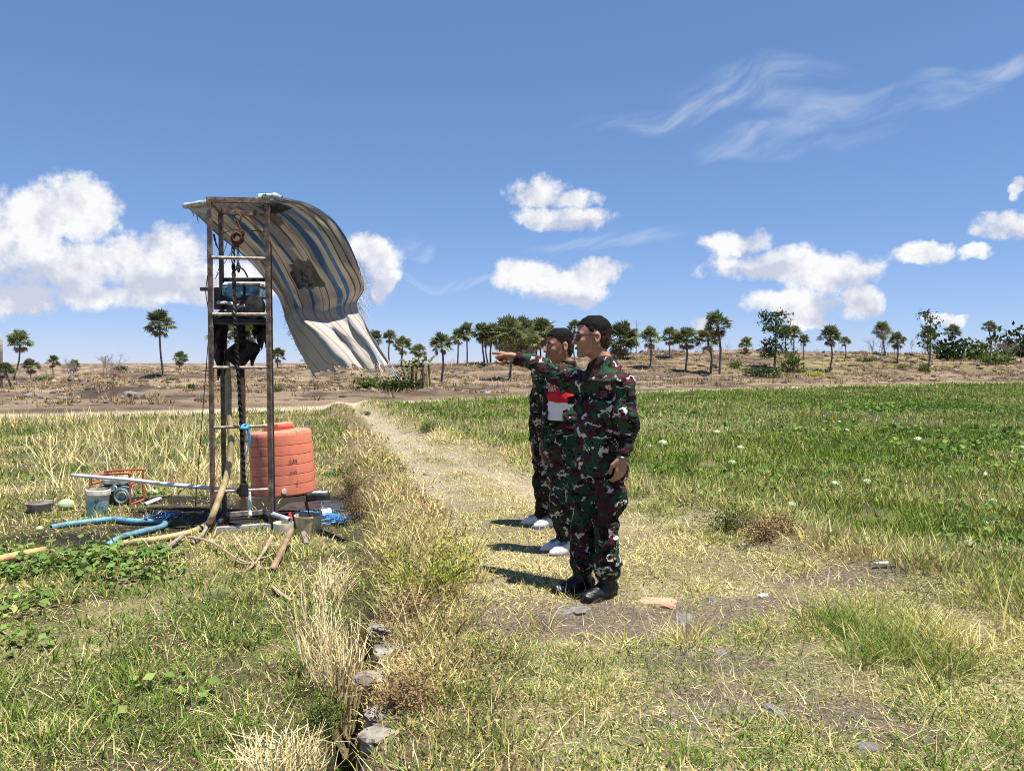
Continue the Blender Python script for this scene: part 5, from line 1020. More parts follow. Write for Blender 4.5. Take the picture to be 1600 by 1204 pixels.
for i, (px, py, sx, sy, sz, m, lab) in enumerate(((1020, 942, .15, .07, .04, 'orange_stone', 'flat orange brown stone right of the front man’s boots'), (905, 955, .10, .06, .03, 'dark_stone', 'flat dark stone below the front man’s boots'), (878, 958, .07, .04, .03, 'dark_stone', 'grey flat stone left of the dark one below the boots'), (1070, 968, .12, .05, .03, 'dark_stone', 'low grey rock in the bare soil right of the orange stone'),
     (1078, 1022, .03, .025, .02, 'dark_stone', 'small rounded pebble in a bare hollow'), (1128, 1020, .05, .03, .03, 'dark_stone', 'dark clod beside the small pebble'), (1192, 932, .035, .03, .03, 'pale_stone', 'small pale stone left of the white bag'), (1115, 938, .05, .03, .03, 'dark_stone', 'dark lump on the track left of the pale stone'), (1355, 1170, .05, .04, .03, 'dark_stone', 'dark clod at the bottom right of the track'), (1210, 1110, .06, .03, .02, 'dark_stone', 'flat dark clod in the lower bare patch'),
     (820, 742, .05, .04, .03, 'dark_stone', 'dark clod in the middle of the track'), (670, 742, .10, .05, .03, 'dark_stone', 'dark stony patch on the track ahead of the men'), (50, 620, .5, .35, .4, 'dark_stone', 'dark boulder at the foot of the left hill'), (95, 622, .35, .25, .25, 'dark_stone', 'second dark boulder right of the one at the left hill foot'), (215, 620, .8, .4, .4, 'dark_stone', 'grey heap of soil at the foot of the left hill'))):
    p = hit(px, py); stone(p, sx, sy, sz, m, lab, 'stone', i+20, 'stones on track and hill')
# litter
def crumple(px, py, w, d, h, mat, label, name, cat, seed=1):
    p = hit(px, py); Nn = 18; xs = np.linspace(-1, 1, Nn); XX, YY = np.meshgrid(xs, xs); rr_ = np.sqrt(XX**2+YY**2)+.5*(fbm(XX*2+seed, YY*2, s=seed)-.5); ZZ = h*np.clip(1-rr_**2, 0, 1)**.6*(.35+1.3*fbm(XX*3+seed, YY*3, s=seed+2, oct=3))
    keep = rr_ < 1.0; mb = MB(); V_ = [Vector((x*w, y*d, z+.004)) for x, y, z in zip(XX.ravel(), YY.ravel(), ZZ.ravel())]; mb.add(V_, [(a*Nn+b, a*Nn+b+1, (a+1)*Nn+b+1, (a+1)*Nn+b) for a in range(Nn-1) for b in range(Nn-1) if keep[a, b] and keep[a+1, b] and keep[a, b+1] and keep[a+1, b+1]])
    o = mb.build(name, mat, None, p, smooth=False); o.modifiers.new('thick', 'SOLIDIFY').thickness = .003; return tag(o, label, cat)
simple('white_bag', (.80, .79, .77), (.68, .66, .63), .5, 9); simple('green_net', (.25, .55, .42), (.38, .62, .5), .7, 14); simple('pink_film', (.70, .48, .42), None, .6)
crumple(1228, 939, .10, .07, .06, 'white_bag', 'crumpled white plastic bag on the track at right', 'plastic_bag', 'plastic bag', 3); crumple(785, 884, .10, .10, .02, 'green_net', 'scrap of green netting left of the second man’s shadow', 'netting_scrap', 'net scrap', 4); crumple(607, 752, .09, .06, .03, 'pink_film', 'pale pink plastic scrap left on the track edge', 'plastic_scrap', 'plastic scrap', 5)
crumple(645, 734, .06, .04, .06, simple('light_blue', (.25, .5, .7), None, .4), 'light blue plastic cup lying on the track', 'plastic_cup', 'plastic cup', 6); crumple(588, 818, .05, .04, .04, 'blue_plastic', 'blue plastic scrap in the weeds on the bank', 'plastic_scrap', 'plastic scrap', 8); crumple(660, 758, .14, .06, .012, 'green_net', 'thin green strip of netting on the track', 'netting_scrap', 'net scrap', 9)
crumple(45, 797, .12, .09, .09, simple('dirty_white', (.60, .58, .54), (.12, .11, .10), .7, 12), 'dirty white rag heap left of the dark basin', 'rag_heap', 'rag', 10)
crumple(470, 630, .55, .4, .5, simple('pale_sack', (.62, .52, .42), (.45, .38, .32), .9, 3), 'pale sacks heaped at the far end of the left field', 'sack_heap', 'sacks', 11)
tube_thing('white_stick', [hit(1366, 890)+Vector((0, 0, .03)), hit(1388, 888)+Vector((0, 0, .03))], .012, 'white_pvc', 'short pale stick at the edge of the right field', 'stick', 3, 8)
tube_thing('wooden_post', [hit(2, 606), at(2, 528, hit(2, 606).y)], .09, 'grey_wood', 'tall thin post at the left edge of the picture', 'post', 3, 8)
p = hit(201, 619); t = empty('marker_stump', p, 'small dark stump with pale band on the left hill', 'stump'); k = p.y/FPX; mb = MB(); mb.tube([(0, 0, -.1), (0, 0, 8*k)], [2.2*k, 1.6*k], 8); mb.build('stump', 'dark_iron', t); mb = MB(); mb.tube([(0, 0, 4*k), (0, 0, 5.5*k)], 2.3*k, 8); mb.build('band', 'white_pvc', t)
# ------------------------------------------------------------------ people: signed distance bodies meshed by surface nets
def nrm(v): v = np.asarray(v, float); return v/np.linalg.norm(v)
class SDF:
    def __init__(s, lo, hi, h):
        s.lo = np.asarray(lo, float); s.h = h; s.n = np.ceil((np.asarray(hi)-s.lo)/h).astype(int)+1; s.f = np.full(s.n, 0.2, np.float32)
    def sub(s, lo, hi):
        a = np.clip(np.floor((np.asarray(lo)-s.lo)/s.h).astype(int), 0, s.n); b = np.clip(np.ceil((np.asarray(hi)-s.lo)/s.h).astype(int)+1, 0, s.n)
        if (b <= a).any(): return None
        g = [s.lo[i]+s.h*np.arange(a[i], b[i]) for i in range(3)]
        return tuple(slice(a[i], b[i]) for i in range(3)), np.stack(np.meshgrid(*g, indexing='ij'), -1)
    def comb(s, sl, d, k, op):
        f = s.f[sl]
        if op == 'add':
            if k > 0: hh = np.clip(.5+.5*(f-d)/k, 0, 1); r = f*(1-hh)+d*hh-k*hh*(1-hh)
            else: r = np.minimum(f, d)
        elif op == 'cut':
            hh = np.clip(.5-.5*(f+d)/k, 0, 1) if k > 0 else (f < -d)*1.; r = f*(1-hh)-d*hh+k*hh*(1-hh)
        elif op == 'and': r = np.maximum(f, d)
        s.f[sl] = r
    def cone(s, a, b, ra, rb, k=.02, op='add', flat=1.0, F=None):
        a = np.asarray(a, float); b = np.asarray(b, float); m = max(ra, rb)*1.3+k+.04; q = s.sub(np.minimum(a, b)-m, np.maximum(a, b)+m)
        if q is None: return
        sl, p = q; pa = p-a; ba = b-a
        if flat != 1.0:
            F = nrm(F); pa = pa + ((1/flat-1)*(pa@F))[..., None]*F; ba = ba + (1/flat-1)*(ba@F)*F
        t = np.clip((pa@ba)/max(ba@ba, 1e-9), 0, 1); d = np.linalg.norm(pa-t[..., None]*ba, axis=-1)-(ra+(rb-ra)*t)
        if flat != 1.0: d = d*(.5+.5*flat)
        s.comb(sl, d, k, op)
    def ell(s, c, R3, rad_, k=.02, op='add'):
        c = np.asarray(c, float); m = max(rad_)+k+.04; q = s.sub(c-m, c+m)
        if q is None: return
        sl, p = q; l = ((p-c)@np.asarray(R3).T)/np.asarray(rad_); n0 = np.linalg.norm(l, axis=-1); n1 = np.linalg.norm(l/np.asarray(rad_), axis=-1)
        s.comb(sl, n0*(n0-1)/np.maximum(n1, 1e-6), k, op)
    def noise(s, amp, freq, seed=0, stretch=(1, 1, 1), ridge=False):
        idx = np.argwhere(np.abs(s.f) < .035); p = s.lo+s.h*idx; v = vnoise(p[:, 0]*freq*stretch[0], p[:, 1]*freq*stretch[1], p[:, 2]*freq*stretch[2], seed)
        v = (np.abs(v-.5)*2-.5) if ridge else (v-.5)*2
        s.f[tuple(idx.T)] += (amp*v).astype(np.float32)
    def mesh(s):
        f = s.f; f[[0, -1]] = .2; f[:, [0, -1]] = .2; f[:, :, [0, -1]] = .2
        I = f < 0; nx, ny, nz = f.shape; cnt = np.zeros((nx-1, ny-1, nz-1), np.int8)
        for a in (0, 1):
            for b in (0, 1):
                for c in (0, 1): cnt += I[a:nx-1+a, b:ny-1+b, c:nz-1+c]
        act = (cnt > 0) & (cnt < 8); ijk = np.argwhere(act); idx = np.full(act.shape, -1, np.int32); idx[act] = np.arange(len(ijk))
        P = np.zeros((len(ijk), 3)); W = np.zeros(len(ijk)); cor = [(a, b, c) for a in (0, 1) for b in (0, 1) for c in (0, 1)]
        fv = {q: f[tuple((ijk+q).T)] for q in cor}
        for q in cor:
            for ax in range(3):
                if q[ax] == 0:
                    r = list(q); r[ax] = 1; r = tuple(r); u, v = fv[q], fv[r]; m = (u < 0) != (v < 0); t = np.where(m, u/np.where(m, u-v, 1), 0); pt = np.array(q, float)[None]+t[:, None]*(np.array(r)-np.array(q))[None]; P[m] += pt[m]; W[m] += 1
        V = s.lo+s.h*(ijk+P/W[:, None]); Q = []
        for ax in range(3):
            o1, o2 = [(1, 2), (2, 0), (0, 1)][ax]; A = np.moveaxis(I, ax, 0); ch = A[:-1] != A[1:]; e = np.argwhere(np.moveaxis(ch, 0, ax) if ax else ch)
            e = e[(e[:, o1] > 0) & (e[:, o2] > 0)]
            def cell(d1, d2): c = e.copy(); c[:, o1] += d1; c[:, o2] += d2; return idx[np.minimum(c[:, 0], nx-2), np.minimum(c[:, 1], ny-2), np.minimum(c[:, 2], nz-2)]
            q = np.stack([cell(-1, -1), cell(0, -1), cell(0, 0), cell(-1, 0)], 1); ins = I[tuple(e.T)]; q[~ins] = q[~ins][:, ::-1]; Q.append(q)
        Q = np.concatenate(Q); Q = Q[(Q >= 0).all(1)]; return V, Q
def sdf_obj(name, S, mat, org, parent, smooth=2):
    V, Q = S.mesh(); org = np.asarray(org)
    nb = np.zeros_like(V); ct = np.zeros(len(V))
    for _ in range(smooth):
        nb[:] = 0; ct[:] = 0
        for i in range(4):
            np.add.at(nb, Q[:, i], V[Q[:, (i+1) % 4]]); np.add.at(ct, Q[:, i], 1)
        V = V*.5+.5*nb/np.maximum(ct, 1)[:, None]
    me = mesh_fast(name, V-org, Q); o = link(name, me, mat, parent, smooth=True)
    return o, V, Q
def camo(name, seed, sc=1.0, dark=1.0):
    def fn(n):
        p = n.vmath('ADD', n.coord('Object'), (seed*3.7, seed*1.9, seed*.7)); w = n.vmath('MULTIPLY_ADD', n.vmath('SUBTRACT', n.noise(p, 9*sc, 3, .55, col=True), (.5,)*3), (.15,)*3, p)
        def blot(scale, off, th, st, rot=0):
            q = n.vmath('ADD', n.vmath('MULTIPLY', w, st), (off, off*.7, off*.3)); return n.mapr(n.noise(q, scale*sc, 2, .5, .6), th, th+.015)
        g = (.022, .066, .035); mar = (.066, .020, .024); bl = (.005, .005, .006); be = (.62, .54, .48)
        c = n.mix(blot(7.0, 3, .488, (1, 1, 1.7)), g, mar); c = n.mix(blot(9, 9, .565, (1, 1, 2.2)), c, bl); c = n.mix(blot(8.5, 21, .608, (1.0, 1.0, 2.1)), c, be)
        c = n.mix(blot(15, 33, .64, (1, 1, .9)), c, bl)
        c = n.mix(1.0, c, (dark,)*3, 'MULTIPLY'); tw_ = n.noise(p, 260, 2); return n.prin(c, .9, 0, .15, n.bump(n.math('ADD', n.noise(p, 28, 4, .6), n.math('MULTIPLY', tw_, .2)), .35, .02))
    return material(name, fn)
def skinmat(name, c):
    def fn(n):
        p = n.coord('Object'); f = n.noise(p, 25, 4, .6); col = n.mix(n.mapr(f, .35, .65), c, tuple(x*.82 for x in c)); b = n.prin(col, .48, 0, .45, n.bump(n.noise(p, 180, 3), .12, .003)); return b
    return material(name, fn)
skinmat('skin_tan', (.40, .20, .125)); skinmat('skin_brown', (.33, .155, .09)); skinmat('skin_hand', (.52, .27, .19))
def hairm(n): p = n.coord('Object'); return n.prin(n.mix(n.mapr(n.noise(p, 160, 3, .7), .4, .6), (.003, .003, .003), (.008, .007, .006)), .75, 0, .12, n.bump(n.noise(n.vmath('MULTIPLY', p, (1, 1, .4)), 300, 2), .3, .004))
material('black_hair', hairm)
def bootm(n): p = n.coord('Object'); return n.prin((.010, .010, .011), n.mapr(n.noise(p, 14, 4), .4, .6, .25, .6), 0, .4, n.bump(n.noise(p, 45, 4), .5, .012))
material('boot_leather', bootm); simple('boot_sole', (.016, .015, .014), (.05, .045, .04), .8, 30); simple('shoe_white', (.72, .71, .70), (.58, .56, .54), .6, 12); simple('shoe_grey', (.16, .16, .17), (.24, .24, .25), .7, 20)
simple('lens_black', (.012, .012, .014), None, .12, spec=.6); simple('thread_black', (.018, .014, .013), (.03, .024, .02), .9, 40); simple('flag_red', (.62, .03, .045), (.52, .03, .04), .75, 9); simple('flag_white', (.78, .77, .78), (.70, .70, .73), .75, 9); simple('eye_white', (.6, .57, .53), None, .3); simple('iris', (.015, .01, .008), None, .2); simple('belt_web', (.03, .028, .022), None, .8); simple('watch_metal', (.25, .25, .26), None, .3, metal=.8)
def hand(S, w, d, nrm_, th, curl, point=False, sc=1.0):
    """wrist w, finger direction d, palm normal nrm_, thumb side th"""
    d = nrm(d); th = np.asarray(th, float); th = nrm(th-d*(th@d)); pn = np.cross(d, th); pn = pn*np.sign(pn@np.asarray(nrm_)); w = np.asarray(w, float)
    for o_ in (-.024, -.008, .009, .026): S.cone(w+th*o_*.7*sc+d*.005, w+d*.085*sc+th*o_*sc, .0165*sc, .0125*sc, .012)
    LN = [(.026, .043, .026, .021), (.009, .047, .029, .023), (-.009, .044, .027, .022), (-.026, .034, .021, .019)]
    for i, (off, l1, l2, l3) in enumerate(LN):
        b = w+d*(.088-.004*abs(i-1))*sc+th*off*sc; ang = 0.0; c = [.10, .06, .04] if (point and i == 0) else [curl*(1+.06*i), curl*1.25, curl*.8]; p = b; rr_ = .0098*sc
        for l, a in zip((l1, l2, l3), c):
            ang += a; q = p+(d*math.cos(ang)+pn*math.sin(ang))*l*sc; S.cone(p, q, rr_, rr_*.90, .004); p = q; rr_ *= .90
    b = w+d*.022*sc+th*.026*sc; q = b+(d*.7+th*.55+pn*.35)*.043*sc; S.cone(b, q, .0165*sc, .0125*sc, .012); q2 = q+(d*.9+th*(.05 if not point else -.15)+pn*.35)*.032*sc; S.cone(q, q2, .0122*sc, .0105*sc, .004); q3 = q2+(d*.85-th*.25+pn*.3)*.024*sc; S.cone(q2, q3, .0105*sc, .0085*sc, .004)
def head(S, c, f, u, sc=1.0, jaw=1.0):
    f = nrm(f); r = nrm(np.cross(f, u)); u = np.cross(r, f); R3 = np.stack([r, f, u]); c = np.asarray(c, float); L = lambda x, y, z: c+(r*x+f*y+u*z)*sc; k = sc
    S.ell(L(0, -.012, .040), R3, (.077*k, .099*k, .088*k), .03); S.ell(L(0, .022, -.02), R3, (.066*k, .074*k, .092*k), .03)
    S.cone(L(.05, -.005, -.05), L(.022, .066, -.098), .022*k, .018*k, .025); S.cone(L(-.05, -.005, -.05), L(-.022, .066, -.098), .022*k, .018*k, .025); S.ell(L(0, .076, -.098), R3, (.026*k, .022*k, .020*k), .02)
    S.ell(L(.036, .074, -.022), R3, (.024*k, .018*k, .02*k), .02); S.ell(L(-.036, .074, -.022), R3, (.024*k, .018*k, .02*k), .02)
    S.cone(L(.045, .078, .022), L(-.045, .078, .022), .010*k, .010*k, .014)
    for s in (-1, 1): S.ell(L(s*.031, .094, .004), R3, (.017*k, .010*k, .010*k), .008, 'cut'); S.ell(L(s*.031, .084, .003), R3, (.0125*k, .0105*k, .0105*k), .004)
    S.cone(L(0, .092, .014), L(0, .113, -.028), .009*k, .0125*k, .012); S.ell(L(0, .116, -.030), R3, (.013*k, .012*k, .011*k), .008)
    for s in (-1, 1): S.ell(L(s*.013, .102, -.034), R3, (.009*k, .010*k, .008*k), .006)
    S.cone(L(.02, .092, -.058), L(-.02, .092, -.058), .0075*k, .0075*k, .006); S.cone(L(.018, .089, -.070), L(-.018, .089, -.070), .0085*k, .0085*k, .006); S.cone(L(.026, .098, -.0635), L(-.026, .098, -.0635), .0022*k, .0022*k, .003, 'cut')
    for s in (-1, 1):
        a = math.radians(20)*s; S.ell(L(s*.080, -.012, -.004), np.stack([r*math.cos(a)+f*math.sin(a)*-1, f*math.cos(a)+r*math.sin(a), u]), (.009*k, .022*k, .033*k), .008); S.ell(L(s*.088, -.008, .0), R3, (.006*k, .011*k, .017*k), .006, 'cut'); S.ell(L(s*.082, -.004, -.030), R3, (.008*k, .011*k, .011*k), .006)
    return R3
def hair(c, R3, sc, line, org, parent, grow=.010):
    c = np.asarray(c, float); r, f, u = R3; cc = c+(f*-.012+u*.040)*sc; S = SDF(cc-.15*sc, cc+.15*sc, .0042); S.ell(cc, R3, ((.077+grow*.30)*sc, (.099+grow)*sc, (.088+grow*1.35)*sc), .0); S.ell(c+(f*-.045+u*-.02)*sc, R3, (.062*sc, .06*sc, .075*sc), .02)
    g = np.stack(np.meshgrid(*[S.lo[i]+S.h*np.arange(S.n[i]) for i in range(3)], indexing='ij'), -1); l = (g-c)/sc; y = l@f; z = l@u; x = np.abs(l@r)
    zmin = np.interp(y, [-.13, -.05, -.034, -.028, .006, .012, .027, .036, .058, .12], [-.068, -.066, -.03, .030, .032, .004, .004, .050, .078, .084]) + line
    front = zmin - z + .012*(vnoise(g[..., 0]*150, g[..., 1]*150, g[..., 2]*70)-.5); ear = np.full_like(y, 1.0)
    d = np.maximum(front, -(z+.072)); S.f = np.maximum(S.f, d.astype(np.float32)*sc); S.f = np.maximum(S.f, ((z-(.124+grow))*sc).astype(np.float32)); S.noise(.0028, 70, 3); 
    z0 = float(c[2]-np.asarray(org)[2])
    def fade(n):
        p = n.coord('Object'); sp = n.new('ShaderNodeSeparateXYZ'); n.L.new(p, sp.inputs[0]); f = n.math('MULTIPLY', n.mapr(sp.outputs[2], z0-.03, z0+.075, 1, 0), n.mapr(n.noise(p, 240, 2), .35, .65, .35, 1))
        return n.prin(n.mix(f, (.005, .0045, .004), (.085, .047, .032)), .75, 0, .12, n.bump(n.noise(n.vmath('MULTIPLY', p, (1, 1, .4)), 260, 3), .6, .006))
    material('cropped_hair', fade); return sdf_obj('hair', S, MATS['cropped_hair'], org, parent, 1)[0]
def conform(name, V, Q, c, ud, vd, w, h, dirn, mat, org, parent, off=.004, K=8, pts=None, faces=None):
    """lay a small patch on a meshed garment"""
    bv = BVHTree.FromPolygons([Vector(v) for v in V], [tuple(q) for q in Q.tolist()]) if not isinstance(V, BVHTree) else V
    ud, vd, dirn = Vector(ud).normalized(), Vector(vd).normalized(), Vector(dirn).normalized(); c = Vector(c); P = []; MISS = []
    src = pts if pts is not None else [((i/(K-1)-.5)*w, (j/(K-1)-.5)*h) for j in range(K) for i in range(K)]
    for (x, y) in src:
        o = c+ud*x+vd*y-dirn*.3; hp, hn, _, _ = bv.ray_cast(o, dirn, .6); MISS.append(hp is None); P.append((hp if hp is not None else c+ud*x+vd*y) - dirn*off)
    F = faces if faces is not None else [(j*K+i, j*K+i+1, (j+1)*K+i+1, (j+1)*K+i) for j in range(K-1) for i in range(K-1)]
    if pts is not None: F = [q for q in F if not any(MISS[i] for i in q)]; used = sorted({i for q in F for i in q}); ren = {i: k for k, i in enumerate(used)}; P = [P[i] for i in used]; F = [tuple(ren[i] for i in q) for q in F]
    me = bpy.data.meshes.new(name); me.from_pydata([tuple(p-Vector(org)) for p in P], [], F); o = link(name, me, mat, parent, smooth=True)
    if pts is None: o.modifiers.new('thick', 'SOLIDIFY').thickness = .003
    return o
def text_pts(txt, size):
    cu = bpy.data.curves.new('t', 'FONT'); cu.body = txt; cu.size = size; cu.align_x = 'CENTER'; to = bpy.data.objects.new('t', cu); COL.objects.link(to); dg = bpy.context.evaluated_depsgraph_get(); me = bpy.data.meshes.new_from_object(to.evaluated_get(dg)); bpy.data.objects.remove(to)
    return [(v.co.x, v.co.y) for v in me.vertices], [tuple(p.vertices) for p in me.polygons]
def NP(v): return np.array(tuple(v), float)

def person(spec):
    J = {k: NP(v) for k, v in spec['J'].items()}; org = NP(spec['origin']); F = nrm(NP(spec['F'])); UPV = np.array([0, 0, 1.]); Rt_ = np.cross(F, UPV)   # Rt_ = the person's right
    hc, hf, hu, hs = J['head'], nrm(spec['hf']), nrm(spec.get('hu', (0, 0, 1))), spec.get('hs', 1.0)
    HB = spec.get('res', 1.0); allp = np.array(list(J.values())); lo, hi = allp.min(0)-.16, allp.max(0)+.17; lo[2] = org[2]-.03
    # body ----------------------------------------------------------
    S = SDF(lo, hi, .0058*HB); R3 = head(S, hc, hf, hu, hs)
    S.cone(hc-hu*.06*hs-hf*.02, J['neck'], .052*hs, .060*hs, .025); S.cone(J['neck'], J['chest'], .062, .10, .05, flat=.75, F=F); S.cone(J['chest'], J['pelvis'], .125, .115, .04, flat=.7, F=F)
    for sd in 'LR':
        S.cone(J['chest']+UPV*.08, J['sh'+sd], .07, .045, .04); S.cone(J['sh'+sd], J['el'+sd], .045, .036, .02); S.cone(J['el'+sd], J['wr'+sd], .036, .026, .015)
        S.cone(J['hip'+sd], J['kn'+sd], .075, .05, .03); S.cone(J['kn'+sd], J['an'+sd], .05, .035, .02); S.cone(J['an'+sd], J['an'+sd]*.45+J['toe'+sd]*.55, .030, .020, .01)
    for sd in 'LR':
        hd = spec['hand'+sd]; hand(S, J['wr'+sd], hd['d'], hd['n'], hd['t'], hd['curl'], hd.get('point', False), hd.get('sc', 1.0))
    body, V, Q = sdf_obj('person', S, spec['skin'], org, None, 1); body.location = tuple(org); tag(body, spec['label'], 'person', 'men on the track')
    hair(hc, R3, hs, spec.get('line', .004), org, body, spec.get('grow', .010))
    r, f, u = R3; L = lambda x, y, z: hc+(r*x+f*y+u*z)*hs
    def small(name, mat, fn, smooth=True): mb = MB(); fn(mb); mb.V = [tuple(np.array(v)-org) for v in mb.V]; return mb.build(name, mat, body, smooth=smooth)
    for s in (-1, 1):
        small('eyebrow', 'black_hair', lambda m: m.tube([Vector(L(s*.014, .0935, .026)), Vector(L(s*.032, .092, .031)), Vector(L(s*.052, .078, .024))], [.0035, .0045, .0025], 6))
        if not spec.get('glasses'):
            small('eye', 'eye_white', lambda m: m.lathe([(0, -.008), (.008, -.0055), (.0095, 0), (.008, .0055), (0, .008)], Vector(L(s*.031, .0885, .004)), 10)); small('iris', 'iris', lambda m: m.lathe([(0, -.0045), (.0045, 0), (0, .0045)], Vector(L(s*.031, .0965, .004)), 8))
    small('lips', spec.get('lip', 'lip_tone'), lambda m: m.tube([Vector(L(-.021, .0965, -.064)), Vector(L(-.01, .1035, -.063)), Vector(L(0, .105, -.064)), Vector(L(.01, .1035, -.063)), Vector(L(.021, .0965, -.064))], [.002, .0058, .0062, .0058, .002], 8))
    if spec.get('glasses'):
        g = small('sunglasses', 'lens_black', lambda m: m.tube([Vector(L(-.008, .112, .012)), Vector(L(.008, .112, .012))], .0022, 6))
        def sub(name, fn): mb = MB(); fn(mb); mb.V = [tuple(np.array(v)-org) for v in mb.V]; return mb.build(name, 'lens_black', g, smooth=True)
        for s in (-1, 1):
            def lens(m):
                pts = [Vector(L(s*(.034+.026*math.cos(a)*(1 if abs(math.cos(a)) < .9 else 1)), .108-.010*(math.cos(a)*.5+.5), .002+.021*math.sin(a)+.003*math.cos(2*a))) for a in np.linspace(0, 6.283, 18)[:-1]]; c_ = Vector(L(s*.034, .110, .002)); n0 = len(pts)
                m.add(pts+[c_]+[p-Vector(f)*.003 for p in pts], [(i, (i+1) % n0, n0) for i in range(n0)]+[(i, n0+1+i, n0+1+(i+1) % n0, (i+1) % n0) for i in range(n0)])
            sub('lens', lens); sub('temple', lambda m: m.tube([Vector(L(s*.060, .098, .012)), Vector(L(s*.078, .06, .014)), Vector(L(s*.086, .0, .014)), Vector(L(s*.086, -.02, .006))], .0024, 6))
    # trousers --------------------------------------------------------
    S = SDF(np.array([lo[0], lo[1], org[2]]), np.array([hi[0], hi[1], J['pelvis'][2]+.22]), .0068*HB)
    S.cone(J['pelvis']+UPV*.10, J['pelvis'], .145, .155, .04, flat=.75, F=F)
    b0 = spec.get('blouse', True); tz = {}
    for sd in 'LR':
        kn, an, hp = J['kn'+sd], J['an'+sd], J['hip'+sd]; S.cone(hp+UPV*.02, kn, .090, .070, .045, flat=.95, F=F); end = an+(kn-an)*(.30 if b0 else .02)
        S.cone(kn, end, .070, .068 if b0 else .064, .03); 
        if b0: S.ell(end+UPV*.03, np.eye(3), (.074, .074, .055), .03); S.cone(end-UPV*.03, end-UPV*.035, .058, .055, .02)
        S.ell(hp*.55+kn*.45+(Rt_ if sd == 'R' else -Rt_)*.066, np.stack([Rt_, F, UPV]), (.030, .065, .085), .02)
    S.noise(.018, 7, 5, (1, 1, 1.5)); S.noise(.015, 13, 6, (.7, .7, 1.8), True); S.noise(.009, 27, 7, (1, 1, 1.6), True); sdf_obj('trousers', S, spec['trousers'], org, body, 1)
    # jacket -----------------------------------------------------------
    hem = spec['hem']; jl = lo.copy(); jl[2] = min(hem-.03, J['wrL'][2]-.06, J['wrR'][2]-.06); jh = hi.copy(); jh[2] = J['neck'][2]+.12; S = SDF(jl, jh, .0066*HB); ch, pv = J['chest'], J['pelvis']; wst = ch*.45+pv*.55
    S.cone(ch+UPV*.03, wst, .164, .150, .05, flat=.68, F=F); S.cone(wst, np.array([pv[0], pv[1], hem-.05]), .157, .178, .05, flat=.76, F=F)
    S.cone(J['shL'], J['shR'], .062, .062, .05); S.cone(J['neck']-UPV*.02, ch+UPV*.10, .085, .11, .05, flat=.85, F=F)
    for sd in 'LR':
        a, e_, w_ = J['sh'+sd], J['el'+sd], J['wr'+sd]; S.cone(a, e_, .069, .058, .04); S.cone(e_, w_+(e_-w_)*.06, .057, .045, .02); S.cone(w_+(e_-w_)*.10, w_+(e_-w_)*.03, .046, .046, .008)
    S.noise(.020, 6.5, 1, (1, 1, 1.4)); S.noise(.014, 13, 2, (.8, .8, 1.7), True); S.noise(.010, 24, 3, (.8, .8, 1.6), True)
    nk = J['neck']; S.cone(nk+UPV*.03+F*.0, nk-UPV*.05, .078, .098, .01); S.cone(nk+UPV*.14, nk-UPV*.06, .066, .064, .006, 'cut')
    arm = np.zeros(S.n, bool)
    g = np.stack(np.meshgrid(*[S.lo[i]+S.h*np.arange(S.n[i]) for i in range(3)], indexing='ij'), -1)
    hemd = (hem-g[..., 2]).astype(np.float32); ax = g[..., :2]-pv[:2]; near_t = (np.abs(ax@Rt_[:2]) < .24) & (np.linalg.norm(ax, axis=-1) < .27)
    for sd in 'LR':
        w_, e_ = J['wr'+sd], J['el'+sd]; d_ = nrm(w_-e_); cut = ((g-w_)@d_+.008).astype(np.float32); nearw = np.linalg.norm(g-w_, axis=-1) < .14; S.f = np.where(nearw, np.maximum(S.f, cut), S.f); arm |= (np.linalg.norm(np.cross(g-e_, d_), axis=-1) < .075) & (((g-e_)@d_) > -.02)
    S.f = np.where(near_t & ~arm, np.maximum(S.f, hemd), S.f)
    if spec.get('open'):         # jacket worn open: cut a wedge from the front
        cx = ((g-ch)@Rt_); fy = ((g-ch)@F); zrel = (ch[2]+.14-g[..., 2]); wd = np.interp(zrel, [0, .1, .4, .7], [.015, .05, .085, .10]); wedge = np.maximum(np.abs(cx+spec.get('oshift', 0))-wd, .03-fy).astype(np.float32); S.f = np.maximum(S.f, -wedge)
    jac, JV, JQ = sdf_obj('jacket', S, spec['jacket'], org, body, 1); bv = BVHTree.FromPolygons([Vector(v) for v in JV], [tuple(q) for q in JQ.tolist()])
    # collar flaps
    for s in (-1, 1):
        side = nk+Rt_*s*.0
        P = [nk+UPV*.035+Rt_*s*.074-F*.01, nk+UPV*.03+Rt_*s*.052+F*.06, nk-UPV*.065+Rt_*s*.075+F*.095, nk-UPV*.05+Rt_*s*.13+F*.045, nk+UPV*.0+Rt_*s*.125-F*.03]
        mb = MB(); mb.add([Vector(p-org) for p in P], [(0, 1, 2, 3, 4)]); o = mb.build('collar', spec['jacket'], body); o.modifiers.new('thick', 'SOLIDIFY').thickness = .006; sb = o.modifiers.new('sub', 'SUBSURF'); sb.levels = sb.render_levels = 2; sb.subdivision_type = 'SIMPLE'
    # shoes -----------------------------------------------------------
    for sd in 'LR':
        an, to = J['an'+sd], J['toe'+sd]; d = nrm((to-an)*np.array([1, 1, 0])); bs = spec['shoe'] == 'boot'; heel = np.array([an[0], an[1], org[2]+.035])-d*.045; toe = np.array([an[0], an[1], org[2]+.03])+d*.165; side = np.cross(d, UPV)
        S = SDF(np.minimum(np.minimum(an, heel), toe)-.12, np.maximum(np.maximum(an+UPV*(.18 if bs else .0), heel), toe)+.12, .005)
        S.cone(heel+UPV*.012, toe-d*.03-UPV*.002, .040, .037, .02); S.cone(an*np.array([1, 1, 0])+UPV*(org[2]+.075), toe*.6+heel*.4+UPV*.012, .047, .036, .025); S.cone(toe-d*.045, toe+d*.005-UPV*.006, .040, .026 if not bs else .036, .02)
